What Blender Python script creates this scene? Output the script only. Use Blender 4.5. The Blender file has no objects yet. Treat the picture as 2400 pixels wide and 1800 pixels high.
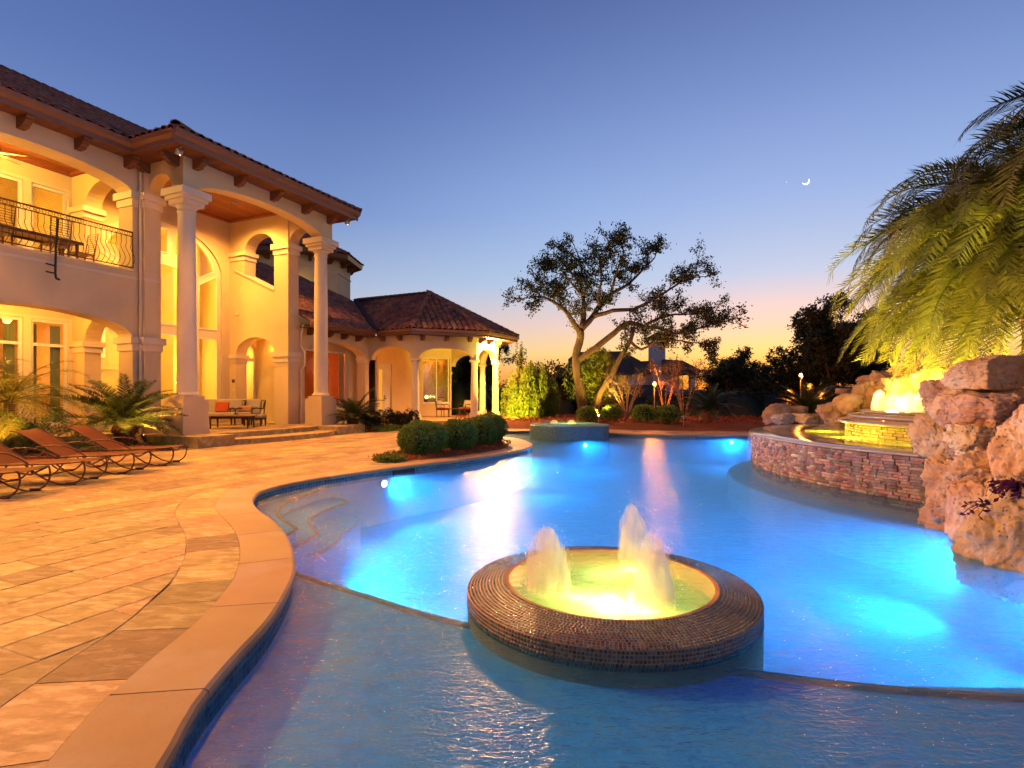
import bpy, math, random
import numpy as np
from mathutils import Vector, Matrix
from mathutils.geometry import tessellate_polygon
random.seed(7); rng = np.random.default_rng(7)
SC = bpy.context.scene
COL = SC.collection
PI = math.pi
R = math.radians

# ------------------------------------------------------------------ camera
cd = bpy.data.cameras.new('camera'); cam = bpy.data.objects.new('camera', cd); COL.objects.link(cam)
cam.location = (0, 0, 1.5); cam.rotation_euler = (R(90), 0, 0)
cd.sensor_width = 36; cd.lens = 19.26; cd.shift_y = 0.0108
cd.clip_start = 0.05; cd.clip_end = 4000
SC.camera = cam
# ------------------------------------------------------------------ render settings
SC.view_settings.view_transform = 'Standard'; SC.view_settings.look = 'None'
SC.view_settings.gamma = 1; SC.view_settings.use_curve_mapping = False
SC.view_settings.exposure = 0.0
SC.render.engine = 'CYCLES'
cy = SC.cycles
cy.use_denoising = True; cy.max_bounces = 7; cy.diffuse_bounces = 3; cy.glossy_bounces = 3
cy.transmission_bounces = 4; cy.transparent_max_bounces = 14; cy.volume_bounces = 1
cy.caustics_reflective = False; cy.caustics_refractive = False
cy.sample_clamp_indirect = 6; cy.sample_clamp_direct = 0
cy.volume_step_rate = 2.0; cy.volume_max_steps = 64
# ------------------------------------------------------------------ world: dusk sky after sunset
W = bpy.data.worlds.new('World'); SC.world = W; W.use_nodes = True
nt = W.node_tree; nt.nodes.clear()
def N(t, tree=None, **k):
    n = (tree or nt).nodes.new(t)
    for a, b in k.items(): setattr(n, a, b)
    return n
def ramp(node, stops):
    cr = node.color_ramp
    while len(cr.elements) > 1: cr.elements.remove(cr.elements[-1])
    cr.elements[0].position = stops[0][0]; cr.elements[0].color = (*stops[0][1], 1)
    for p, c in stops[1:]:
        e = cr.elements.new(p); e.color = (*c, 1)
def s2l(r, g, b):
    f = lambda v: (v/255/12.92) if v/255 <= .04045 else ((v/255+.055)/1.055)**2.4
    return (f(r), f(g), f(b))
tc = N('ShaderNodeTexCoord'); sep = N('ShaderNodeSeparateXYZ'); nt.links.new(tc.outputs['Generated'], sep.inputs[0])
rA = N('ShaderNodeValToRGB'); rB = N('ShaderNodeValToRGB')
# away from the sunset
ramp(rA, [(0.0, s2l(226, 150, 112)), (0.05, s2l(246, 190, 150)), (0.10, s2l(218, 194, 196)), (0.17, s2l(176, 192, 222)),
          (0.30, s2l(118, 148, 208)), (0.45, s2l(92, 120, 186)), (0.62, s2l(66, 92, 158)), (1.0, s2l(44, 62, 118))])
# towards the sunset
ramp(rB, [(0.0, s2l(255, 128, 36)), (0.035, s2l(255, 176, 70)), (0.075, s2l(255, 216, 138)), (0.125, s2l(238, 208, 200)),
          (0.20, s2l(176, 204, 240)), (0.32, s2l(148, 182, 238)), (0.46, s2l(122, 152, 216)), (0.62, s2l(88, 114, 178)), (1.0, s2l(50, 70, 125))])
nt.links.new(sep.outputs['Z'], rA.inputs[0]); nt.links.new(sep.outputs['Z'], rB.inputs[0])
vd = N('ShaderNodeVectorMath', operation='DOT_PRODUCT'); nt.links.new(tc.outputs['Generated'], vd.inputs[0])
az = R(26); vd.inputs[1].default_value = (math.sin(az), math.cos(az), 0)
mr = N('ShaderNodeMapRange', interpolation_type='SMOOTHSTEP'); mr.inputs[1].default_value = 0.62; mr.inputs[2].default_value = 1.0
nt.links.new(vd.outputs['Value'], mr.inputs[0])
mx = N('ShaderNodeMix', data_type='RGBA'); nt.links.new(mr.outputs[0], mx.inputs[0])
nt.links.new(rA.outputs[0], mx.inputs[6]); nt.links.new(rB.outputs[0], mx.inputs[7])
sky = N('ShaderNodeTexSky', sky_type='NISHITA'); sky.sun_disc = False; sky.sun_elevation = R(0.5); sky.sun_rotation = az
sky.dust_density = 2.0
bg1 = N('ShaderNodeBackground'); bg1.inputs[1].default_value = 0.90
bg2 = N('ShaderNodeBackground'); bg2.inputs[1].default_value = 0.05
add = N('ShaderNodeAddShader'); out = N('ShaderNodeOutputWorld')
nt.links.new(mx.outputs[2], bg1.inputs[0]); nt.links.new(sky.outputs[0], bg2.inputs[0])
nt.links.new(bg1.outputs[0], add.inputs[0]); nt.links.new(bg2.outputs[0], add.inputs[1]); nt.links.new(add.outputs[0], out.inputs[0])

# ------------------------------------------------------------------ house frame: u runs along the facade away from the camera, v into the house
HO = Vector((-9.67, 16.1, 0)); UU = Vector((.3986, .9171, 0)).normalized(); VV = Vector((-UU.y, UU.x, 0))
HANG = math.atan2(UU.y, UU.x)
def H(s, t, z=0): return HO + UU*s + VV*t + Vector((0, 0, z))
F = 1284.0
def G(px, py, z=0.0):
    """ground point seen at a photograph pixel"""
    Y = F*(1.5-z)/(py-926); return Vector(((px-1200)/F*Y, Y, z))
def D(px, py, Y): return Vector(((px-1200)/F*Y, Y, 1.5+(926-py)/F*Y))

# ------------------------------------------------------------------ lamps
def lamp(kind, loc, power, color=(1, .62, .28), size=.1, target=None, spot=None, name='lamp_light', blend=.6, sizey=None):
    l = bpy.data.lights.new(name, kind); l.energy = power; l.color = color
    if kind == 'AREA':
        l.size = size
        if sizey: l.shape = 'RECTANGLE'; l.size_y = sizey
    else: l.shadow_soft_size = size
    if kind == 'SPOT': l.spot_size = R(spot or 120); l.spot_blend = blend
    o = bpy.data.objects.new(name, l); COL.objects.link(o); o.location = loc
    if target is not None: o.rotation_euler = (Vector(target)-Vector(loc)).to_track_quat('-Z', 'Y').to_euler()
    return o
WARM = (1, .40, .07); AMB = (1, .36, .05); YEL = (1, .60, .09); POOLC = (.01, .40, 1.0)
# flood lights under the eaves
lamp('SPOT', H(-.42, -.42, 8.15), 2650, WARM, .09, H(1.0, -9, 0), 130)
lamp('SPOT', H(6.75, -.45, 8.15), 2400, WARM, .09, H(7, -9, 0), 130)
lamp('SPOT', H(-6.4, .9, 8.0), 4500, WARM, .10, H(-6, -9, 0), 122)
lamp('SPOT', H(-11.2, .9, 8.0), 5000, WARM, .10, H(-12, -9, 0), 125)
lamp('POINT', (-.93, 28.42, 4.02), 2200, (1, .47, .14), .08)
lamp('SPOT', (-.93, 28.3, 4.0), 2800, (1, .50, .17), .10, (-.3, 12, 0), 75)
lamp('SPOT', H(-8.8, .9, 8.0), 9500, (1, .46, .11), .10, (6, 6.5, 1.5), 62)  # unseen flood off to the left, added to warm the boulders
# garden spotlight by the plinth, then three unseen spots added to warm the facade
lamp('SPOT', (-9.98, 14.9, .42), 520, WARM, .05, H(.2, .9, 5.5), 115)
lamp('SPOT', H(-4.6, -.4, .35), 900, WARM, .05, H(-4.2, 1.9, 6.0), 125)
lamp('SPOT', H(-1.9, -.5, .35), 500, WARM, .05, H(-1.6, 1.9, 6.0), 125)
lamp('SPOT', H(7.6, -.1, .35), 420, WARM, .05, H(7.9, 1.95, 5.0), 120)
# loggias
for s in (-2.7, -8.2):
    lamp('POINT', H(s, 3.7, 8.15), 620, YEL, .22)
    lamp('POINT', H(s, 3.7, 4.0), 330, (1, .48, .07), .15)
lamp('POINT', H(-.9, 3.4, 4.0), 60, (1, .52, .10), .12)
# portico down lights
for s, t in ((1.4, 3.2), (4.4, 3.2)):
    lamp('SPOT', H(s, t, 8.9), 1500, (1, .45, .09), .10, H(s, t, 0), 150)
# rooms
lamp('POINT', H(2.9, 8.2, 6.6), 820, YEL, .5); lamp('POINT', H(4.2, 7.4, 2.8), 330, YEL, .3)
lamp('POINT', H(-1.6, 6.6, 7.3), 260, YEL, .2); lamp('POINT', H(-1.6, 6.6, 2.6), 200, WARM, .2)
lamp('POINT', H(6.9, 6.8, 2.9), 260, (1, .7, .16), .3); lamp('POINT', H(7.0, 4.2, 3.6), 35, AMB, .1)
lamp('POINT', H(9.3, 4.6, 1.9), 120, (1, .30, .05), .05); lamp('POINT', H(9.6, 4.3, 3.6), 170, (1, .34, .06), .15)
lamp('POINT', (-4.2, 28.2, 3.9), 90, AMB, .2); lamp('POINT', (-5.6, 28.6, 3.9), 60, AMB, .15)
lamp('POINT', (-5.4, 35.2, 3.9), 140, AMB, .1)
lamp('POINT', (-12.4, 32.2, 8.1), 60, YEL, .3)
# pool lights under water, with extra unseen ones added to even the glow
for (x, y, z), (tx, ty), p in (((-2.50, 11.0, -.35), (2.5, 8.5), 650), ((.0, 14.25, -.35), (4.5, 10.5), 700), ((2.62, 19.45, -.35), (3.5, 11), 800), ((8.2, 20.4, -.35), (4.5, 12), 1300), ((-1.62, 5.25, -.5), (1.2, 9.0), 520),
                   ((5.3, 6.2, -.5), (1.0, 7.6), 700), ((.3, 4.15, -.55), (1.5, 9), 420), ((3.4, 3.40, -.6), (2.2, 8), 380), ((5.0, 4.6, -.5), (2.0, 6.2), 420), ((-3.55, 9.2, -.5), (1, 9), 160)):
    lamp('SPOT', (x, y, z), p*3.1, POOLC, .05, (tx, ty, -.62), 128, name='underwater_light', blend=1.)
# fountain and spillway lights
lamp('POINT', (.68, 3.86, -.10), 70, (1, .78, .34), .08)
lamp('POINT', (.8, 4.5, -.16), 30, (1, .78, .34), .12)
for x, y in ((.48, 4.0), (1.0, 4.62), (.90, 3.72)): lamp('POINT', (x, y, -.04), 16, (1, .55, .20), .03)  # added points that warm each jet from below
lamp('POINT', (8.8, 12.7, 1.28), 200, (1, .66, .12), .12); lamp('POINT', (9.9, 11.9, 1.28), 200, (1, .66, .12), .12); lamp('POINT', (9.4, 13.1, 1.28), 200, (1, .66, .12), .12)  # bare points added above the water to brighten the spillway jets
for a in (150, 175, 200, 225):
    lamp('POINT', (11.9+4.8*math.cos(R(a)), 11.2+4.8*math.sin(R(a)), .45), 150, (1, .82, .08), .10)
lamp('SPOT', (9.4, 12.4, 1.3), 5800, (1, .70, .10), .15, (12.6, 13.0, 6.4), 140)
lamp('SPOT', (8.0, 14.8, 1.2), 3800, (1, .70, .10), .12, (11.6, 13.2, 8.0), 120)
lamp('SPOT', (8.2, 14.6, 1.2), 2600, (1, .70, .10), .15, (12.2, 13.6, 4.6), 120)
lamp('POINT', (2.2, 21.1, .2), 60, (.8, .9, .3), .1)
# garden lights
lamp('SPOT', (4.1, 25.3, .6), 1300, (1, .72, .10), .08, (4.5, 27.3, 5), 110)
lamp('SPOT', (-.2, 26.0, .5), 2200, (1, .85, .12), .08, (.4, 28.6, 2.4), 120)  # unseen spot added to brighten the weeping shrubs
lamp('POINT', D(1534, 901, 27)-Vector((0, .14, 0)), 420, (1, .26, .03), .06)
lamp('POINT', D(1877, 881, 26)-Vector((0, .14, 0)), 420, (1, .26, .03), .06)

# ------------------------------------------------------------------ materials
def new_mat(name):
    m = bpy.data.materials.new(name); m.use_nodes = True; t = m.node_tree; t.nodes.clear()
    o = t.nodes.new('ShaderNodeOutputMaterial'); return m, t, o
def mat(name, c1, c2=None, scale=4., rough=.8, bump=.0, bscale=None, spec=.3, metal=0., rnd=0., detail=5, stretch=None, c3=None, sc3=1., trans=0., dist=.02, coat=0., vor=0., vscale=8):
    m, t, o = new_mat(name); L = t.links.new
    b = N('ShaderNodeBsdfPrincipled', t); b.inputs['Roughness'].default_value = rough; b.inputs['Metallic'].default_value = metal
    b.inputs['Specular IOR Level'].default_value = spec
    if coat: b.inputs['Coat Weight'].default_value = coat
    tcn = N('ShaderNodeTexCoord', t); src = tcn.outputs['Object']
    if rnd:
        oi = N('ShaderNodeObjectInfo', t); at = N('ShaderNodeAttribute', t, attribute_name='rnd')
        ad = N('ShaderNodeMath', t, operation='ADD'); L(oi.outputs['Random'], ad.inputs[0]); L(at.outputs['Fac'], ad.inputs[1])
        fr = N('ShaderNodeMath', t, operation='FRACT'); L(ad.outputs[0], fr.inputs[0])
        sc_ = N('ShaderNodeVectorMath', t, operation='SCALE'); cmb = N('ShaderNodeCombineXYZ', t)
        ml = N('ShaderNodeMath', t, operation='MULTIPLY'); L(fr.outputs[0], ml.inputs[0]); ml.inputs[1].default_value = 57.
        for q in range(3): L(ml.outputs[0], cmb.inputs[q])
        av = N('ShaderNodeVectorMath', t, operation='ADD'); L(src, av.inputs[0]); L(cmb.outputs[0], av.inputs[1]); src = av.outputs[0]
    if stretch:
        mp = N('ShaderNodeMapping', t); mp.inputs['Scale'].default_value = stretch; L(src, mp.inputs[0]); src = mp.outputs[0]
    nz = N('ShaderNodeTexNoise', t); nz.inputs['Scale'].default_value = scale; nz.inputs['Detail'].default_value = detail; L(src, nz.inputs['Vector'])
    c2 = c2 or tuple(v*.85 for v in c1)
    rp = N('ShaderNodeValToRGB', t); ramp(rp, [(.32, c1), (.68, c2)]); L(nz.outputs['Fac'], rp.inputs[0]); col = rp.outputs[0]
    if c3:
        n3 = N('ShaderNodeTexNoise', t); n3.inputs['Scale'].default_value = sc3; n3.inputs['Detail'].default_value = 6; n3.inputs['Roughness'].default_value = .6; L(src, n3.inputs['Vector'])
        r3 = N('ShaderNodeValToRGB', t); ramp(r3, [(.50, (0, 0, 0)), (.62, (1, 1, 1))]); L(n3.outputs['Fac'], r3.inputs[0])
        m3 = N('ShaderNodeMix', t, data_type='RGBA'); L(r3.outputs[0], m3.inputs[0]); L(col, m3.inputs[6]); m3.inputs[7].default_value = (*c3, 1); col = m3.outputs[2]
    if rnd:
        hs = N('ShaderNodeHueSaturation', t); mr_ = N('ShaderNodeMapRange', t); mr_.inputs[3].default_value = 1-rnd; mr_.inputs[4].default_value = 1+rnd
        L(fr.outputs[0], mr_.inputs[0]); L(mr_.outputs[0], hs.inputs['Value'])
        m7 = N('ShaderNodeMath', t, operation='MULTIPLY'); m7.inputs[1].default_value = 7.3; L(fr.outputs[0], m7.inputs[0])
        f7 = N('ShaderNodeMath', t, operation='FRACT'); L(m7.outputs[0], f7.inputs[0])
        mh = N('ShaderNodeMapRange', t); mh.inputs[3].default_value = .5-rnd*.06; mh.inputs[4].default_value = .5+rnd*.06; L(f7.outputs[0], mh.inputs[0]); L(mh.outputs[0], hs.inputs['Hue'])
        L(col, hs.inputs['Color']); col = hs.outputs[0]
    L(col, b.inputs['Base Color'])
    if bump:
        nb = N('ShaderNodeTexNoise', t); nb.inputs['Scale'].default_value = bscale or scale*4; nb.inputs['Detail'].default_value = 6; L(src, nb.inputs['Vector'])
        bp = N('ShaderNodeBump', t); bp.inputs['Strength'].default_value = bump; bp.inputs['Distance'].default_value = dist
        hgt = nb.outputs['Fac']
        if vor:
            vo = N('ShaderNodeTexVoronoi', t); vo.inputs['Scale'].default_value = vscale; L(src, vo.inputs['Vector'])
            vr = N('ShaderNodeMapRange', t); vr.inputs[1].default_value = .08; vr.inputs[2].default_value = .3; L(vo.outputs['Distance'], vr.inputs[0])
            n4 = N('ShaderNodeTexNoise', t); n4.inputs['Scale'].default_value = 2.2; L(src, n4.inputs['Vector'])
            g4 = N('ShaderNodeMapRange', t); g4.inputs[1].default_value = .5; g4.inputs[2].default_value = .6; L(n4.outputs['Fac'], g4.inputs[0])
            mm = N('ShaderNodeMix', t, data_type='FLOAT'); L(g4.outputs[0], mm.inputs[0]); mm.inputs[2].default_value = 1.; L(vr.outputs[0], mm.inputs[3])
            ad2 = N('ShaderNodeMath', t, operation='MULTIPLY_ADD'); L(mm.outputs[0], ad2.inputs[0]); ad2.inputs[1].default_value = vor; L(nb.outputs['Fac'], ad2.inputs[2]); hgt = ad2.outputs[0]
        L(hgt, bp.inputs['Height']); L(bp.outputs[0], b.inputs['Normal'])
    if trans:
        tr = N('ShaderNodeBsdfTranslucent', t); L(col, tr.inputs[0]); ms = N('ShaderNodeMixShader', t); ms.inputs[0].default_value = trans
        L(b.outputs[0], ms.inputs[1]); L(tr.outputs[0], ms.inputs[2]); L(ms.outputs[0], o.inputs[0])
    else: L(b.outputs[0], o.inputs[0])
    return m
def emit(name, c, s):
    m, t, o = new_mat(name); e = N('ShaderNodeEmission', t); e.inputs[0].default_value = (*c, 1); e.inputs[1].default_value = s; t.links.new(e.outputs[0], o.inputs[0]); return m
def water_mat(name, tint, rough=.06, bump=.25, scale=5., dist=.03, murk=0., murkc=(.5, .7, .9), ior=1.33, fine=.32, xs=1.):
    m, t, o = new_mat(name); L = t.links.new
    tcn = N('ShaderNodeTexCoord', t); mp = N('ShaderNodeMapping', t); mp.inputs['Scale'].default_value = (xs, 1.5, 1); L(tcn.outputs['Object'], mp.inputs[0])
    n1 = N('ShaderNodeTexNoise', t); n1.inputs['Scale'].default_value = scale; n1.inputs['Detail'].default_value = 3; n1.inputs['Distortion'].default_value = .6; L(mp.outputs[0], n1.inputs['Vector'])
    n2 = N('ShaderNodeTexNoise', t); n2.inputs['Scale'].default_value = scale*4.2; n2.inputs['Detail'].default_value = 2; n2.inputs['Distortion'].default_value = 1.0; L(mp.outputs[0], n2.inputs['Vector'])
    ma = N('ShaderNodeMath', t, operation='MULTIPLY_ADD'); L(n2.outputs['Fac'], ma.inputs[0]); ma.inputs[1].default_value = fine; L(n1.outputs['Fac'], ma.inputs[2])
    bp = N('ShaderNodeBump', t); bp.inputs['Strength'].default_value = bump; bp.inputs['Distance'].default_value = dist; L(ma.outputs[0], bp.inputs['Height'])
    fr = N('ShaderNodeFresnel', t); L(bp.outputs[0], fr.inputs['Normal'])
    ge = N('ShaderNodeNewGeometry', t); mi = N('ShaderNodeMapRange', t); mi.inputs[3].default_value = ior; mi.inputs[4].default_value = 1/ior; L(ge.outputs['Backfacing'], mi.inputs[0]); L(mi.outputs[0], fr.inputs[0])
    tr = N('ShaderNodeBsdfTransparent', t); tr.inputs[0].default_value = (*tint, 1)
    gl = N('ShaderNodeBsdfGlossy', t); gl.inputs['Roughness'].default_value = rough; L(bp.outputs[0], gl.inputs['Normal'])
    body = tr.outputs[0]
    if murk:
        df = N('ShaderNodeBsdfDiffuse', t); df.inputs[0].default_value = (*murkc, 1); tl = N('ShaderNodeBsdfTranslucent', t); tl.inputs[0].default_value = (*murkc, 1)
        m0 = N('ShaderNodeMixShader', t); m0.inputs[0].default_value = .65; L(df.outputs[0], m0.inputs[1]); L(tl.outputs[0], m0.inputs[2])
        m1 = N('ShaderNodeMixShader', t); m1.inputs[0].default_value = murk; L(tr.outputs[0], m1.inputs[1]); L(m0.outputs[0], m1.inputs[2]); body = m1.outputs[0]
    ms = N('ShaderNodeMixShader', t); L(fr.outputs[0], ms.inputs[0]); L(body, ms.inputs[1]); L(gl.outputs[0], ms.inputs[2]); L(ms.outputs[0], o.inputs[0])
    return m
def glass_mat(name, tint=(.95, .97, .95), base=.0):
    m, t, o = new_mat(name); L = t.links.new
    fr = N('ShaderNodeFresnel', t); ge = N('ShaderNodeNewGeometry', t); mi = N('ShaderNodeMapRange', t); mi.inputs[3].default_value = 1.45; mi.inputs[4].default_value = 1/1.45; L(ge.outputs['Backfacing'], mi.inputs[0]); L(mi.outputs[0], fr.inputs[0])
    tr = N('ShaderNodeBsdfTransparent', t); tr.inputs[0].default_value = (*tint, 1); gl = N('ShaderNodeBsdfGlossy', t); gl.inputs['Roughness'].default_value = .01
    ad = N('ShaderNodeMath', t, operation='ADD'); L(fr.outputs[0], ad.inputs[0]); ad.inputs[1].default_value = base
    ms = N('ShaderNodeMixShader', t); L(ad.outputs[0], ms.inputs[0]); L(tr.outputs[0], ms.inputs[1]); L(gl.outputs[0], ms.inputs[2]); L(ms.outputs[0], o.inputs[0]); return m
def foam_mat(name, c, dens):
    m, t, o = new_mat(name); L = t.links.new
    v = N('ShaderNodeVolumePrincipled', t); v.inputs['Color'].default_value = (*c, 1); v.inputs['Anisotropy'].default_value = .0
    v.inputs['Density'].default_value = dens
    tcn = N('ShaderNodeTexCoord', t); mp = N('ShaderNodeMapping', t); mp.inputs['Scale'].default_value = (1, 1, .22); L(tcn.outputs['Object'], mp.inputs[0])
    nz = N('ShaderNodeTexNoise', t); nz.inputs['Scale'].default_value = 22; nz.inputs['Detail'].default_value = 4; L(mp.outputs[0], nz.inputs['Vector'])
    mr_ = N('ShaderNodeMapRange', t); mr_.inputs[1].default_value = .40; mr_.inputs[2].default_value = .68; mr_.inputs[3].default_value = dens*.08; mr_.inputs[4].default_value = dens*2.8; L(nz.outputs['Fac'], mr_.inputs[0]); L(mr_.outputs[0], v.inputs['Density'])
    L(v.outputs[0], o.inputs['Volume']); return m

M = {}
M['stucco'] = mat('stucco', (.66, .49, .27), (.61, .45, .24), .8, .9, .25, 60, rnd=0, dist=.004, c3=(.59, .43, .235), sc3=.5)
M['trim'] = mat('trim', (.70, .56, .37), (.65, .52, .335), 1.5, .85, .1, 60, dist=.003)
M['whiteframe'] = mat('window_frame_paint', (.74, .70, .60), (.70, .66, .56), 2, .5)
M['ceilwood'] = mat('ceiling_wood', (.34, .105, .03), (.22, .06, .016), 3, .45, .1, 20, stretch=(1, 12, 12), rnd=.2)
M['eavewood'] = mat('eave_wood', (.17, .07, .030), (.11, .042, .018), 3, .6, .15, 25, stretch=(1, 8, 8), rnd=.15)
M['gutter'] = mat('gutter_paint', (.19, .085, .045), (.16, .07, .036), 2, .4, spec=.5)
M['tile'] = mat('clay_tile', (.36, .135, .075), (.23, .085, .05), 5, .8, .3, 30, rnd=.30, c3=(.14, .07, .045), sc3=3)
M['roofbase'] = mat('roof_underlay', (.07, .035, .025), rough=.9)
M['iron'] = mat('wrought_iron', (.09, .03, .012), (.13, .045, .02), 20, .5, metal=.3)
M['dark'] = mat('dark_iron', (.015, .013, .012), rough=.5)
M['slab'] = mat('sandstone_slab', (.42, .26, .105), (.29, .168, .063), 4.5, .62, .7, 16, rnd=.34, stretch=(1, 2.6, 1), c3=(.50, .345, .17), sc3=5.5, dist=.012, spec=.35)
M['grout'] = mat('grout', (.40, .27, .15), (.33, .22, .12), 12, .95, .3)
M['coping'] = mat('coping_stone', (.44, .26, .115), (.37, .21, .09), 1.7, .6, .35, 26, rnd=.12, dist=.006, c3=(.42, .27, .17), sc3=1.2, spec=.35)
M['plaster'] = mat('pool_plaster', (.30, .46, .66), (.25, .40, .60), 3, .8, .2, 8, c3=(.34, .50, .68), sc3=1.2)
M['shelfp'] = mat('shelf_plaster', (.14, .41, .84), (.10, .34, .74), 9, .8, .3, 40, c3=(.18, .40, .70), sc3=3)
M['pooltile'] = mat('waterline_tile', (.04, .12, .14), (.09, .17, .17), 9, .12, rnd=.45, spec=.6)
M['brownband'] = mat('step_edge_tile', (.30, .17, .09), (.24, .13, .07), 12, .4, rnd=.2)
M['mosaic'] = mat('mosaic_tile', (.055, .072, .060), (.10, .118, .090), 20, .22, rnd=.6, spec=.55, c3=(.025, .035, .035), sc3=11)
M['mosaicgrout'] = mat('mosaic_grout', (.52, .24, .10), (.42, .18, .08), 12, .8)
M['spatile'] = mat('spa_mosaic', (.05, .20, .30), (.17, .27, .27), 24, .25, rnd=.55, spec=.55, c3=(.03, .09, .16), sc3=30)
M['ledger'] = mat('ledger_stone', (.28, .11, .055), (.15, .07, .055), 5, .6, .5, 30, rnd=.62, c3=(.38, .26, .14), sc3=1.7, dist=.01, spec=.4)
M['ledgerwet'] = mat('wet_tier_stone', (.40, .27, .13), (.26, .16, .08), 5, .35, .5, 30, rnd=.4, spec=.5)
M['rim'] = mat('spillway_stone', (.40, .31, .22), (.33, .25, .18), 3, .12, .08, 14, spec=.6, coat=.3)
M['basin'] = mat('basin_plaster', (.46, .60, .30), (.40, .52, .24), 6, .8)
M['rock'] = mat('limestone', (.56, .365, .18), (.36, .19, .075), 2.3, .85, 1.0, 9, rnd=.22, c3=(.55, .40, .235), sc3=1.5, dist=.07, vor=1.0, vscale=24, detail=10)
M['mulch'] = mat('red_mulch', (.30, .085, .030), (.15, .042, .016), 22, .95, 1.0, 40, dist=.04)
M['earth'] = mat('garden_soil', (.035, .032, .018), (.05, .04, .02), 3, .95, .6, 10)
M['hill'] = mat('distant_hill', (.030, .035, .028), (.045, .045, .035), .02, 1.)
M['leafy'] = mat('hedge_leaf', (.15, .22, .028), (.09, .145, .018), 6, .55, rnd=.4, trans=.3)
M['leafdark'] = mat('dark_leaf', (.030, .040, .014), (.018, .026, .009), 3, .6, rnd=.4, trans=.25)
M['oakleaf'] = mat('oak_leaf', (.065, .068, .020), (.04, .045, .014), 2, .55, rnd=.35, trans=.35)
M['brightleaf'] = mat('bright_leaf', (.22, .22, .016), (.13, .155, .012), 2, .55, rnd=.35, trans=.4)
M['palm'] = mat('palm_leaflet', (.17, .165, .018), (.11, .115, .014), 1.2, .42, rnd=.35, trans=.28, spec=.4)
M['palmrib'] = mat('palm_rib', (.28, .22, .06), (.20, .16, .04), 3, .5)
M['cycad'] = mat('cycad_leaflet', (.045, .072, .018), (.030, .050, .012), 3, .35, rnd=.3, trans=.15, spec=.5)
M['bark'] = mat('oak_bark', (.13, .07, .04), (.07, .038, .022), 6, .9, 1., 14, stretch=(1, 1, .3), dist=.04)
M['palebark'] = mat('pale_bark', (.34, .19, .11), (.24, .13, .08), 6, .8, .4, 20)
M['cycadtrunk'] = mat('cycad_trunk', (.13, .05, .025), (.06, .025, .014), 14, .9, 1., 30)
M['sling'] = mat('sling_fabric', (.15, .034, .009), (.12, .027, .007), 3, .7, .2, 200, rnd=.08, spec=.15)
M['tube'] = mat('bronze_tube', (.14, .065, .035), (.10, .045, .025), 8, .38, metal=.4)
M['cushion'] = mat('beige_cushion', (.42, .35, .24), (.38, .31, .21), 5, .9, .3, 90)
M['orange'] = mat('orange_cushion', (.52, .10, .022), (.46, .085, .02), 5, .9, .3, 90)
M['furn'] = mat('dark_furniture', (.06, .028, .016), (.04, .02, .012), 8, .5)
M['tabletop'] = mat('table_top', (.40, .20, .10), (.32, .16, .08), 6, .35)
M['redcush'] = mat('red_cushion', (.38, .05, .03), rough=.9)
M['glass'] = glass_mat('window_glass'); M['glassrefl'] = glass_mat('mirror_like_glass', (.85, .85, .7), .35)
M['room'] = mat('room_paint', (.70, .52, .25), (.66, .48, .22), 1, .9); M['redroom'] = mat('red_room_paint', (.42, .13, .05), rough=.9)
M['orangeroom'] = mat('orange_room_paint', (.66, .43, .18), rough=.9)
M['mantel'] = mat('mantel_stone', (.60, .44, .24), (.55, .40, .2), 3, .8)
M['blind'] = mat('window_blind', (.55, .34, .14), rough=.7); M['curtain'] = mat('curtain', (.22, .24, .13), (.16, .18, .09), 3, .9, stretch=(8, 8, .3))
M['water'] = water_mat('pool_water', (.50, .86, 1.0), .15, 1.0, 7.0, .023, murk=.07, murkc=(.14, .46, .80), ior=1.45, fine=.5, xs=.6)
M['fountwater'] = water_mat('fountain_water', (.75, .92, .50), .07, .5, 9, .03, murk=.50, murkc=(.50, .66, .22))
M['spillwater'] = water_mat('spillway_water', (.93, .97, .62), .06, .15, 5, .02, murk=.5, murkc=(.85, .82, .34))
M['foam'] = foam_mat('fountain_spray', (1, .92, .82), 8.0)
M['foam2'] = foam_mat('spillway_spray', (1, .98, .9), 9)
M['bulb'] = emit('lamp_bulb', (1, .70, .34), 60); M['bulborange'] = emit('torch_bulb', (1, .42, .08), 30); M['poolglow'] = emit('pool_lamp_lens', (.75, .85, 1), 14)
M['glow'] = emit('shade_glow', (1, .8, .4), 6); M['candle'] = emit('small_room_lamp', (1, .5, .15), 25)
M['moon'] = emit('moon_surface', (1, .93, .80), 3.0); M['star'] = emit('star_light', (.9, .95, 1), 1.2)
M['greyhouse'] = mat('neighbour_stucco', (.42, .38, .40), (.36, .33, .35), 1, .9); M['greyroof'] = mat('neighbour_tile', (.07, .06, .07), (.05, .045, .05), 4, .85)
M['terracotta'] = mat('terracotta', (.26, .10, .045), (.2, .075, .035), 6, .8, .3)
M['chrome'] = mat('lamp_metal', (.5, .42, .32), rough=.3, metal=.8)
M['purple'] = mat('purple_leaf', (.11, .012, .05), (.07, .01, .035), 4, .6, trans=.2)
M['black'] = mat('fireplace_black', (.02, .014, .008), rough=.9)
M['fanblade'] = mat('fan_blade', (.35, .27, .14), rough=.5)

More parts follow.
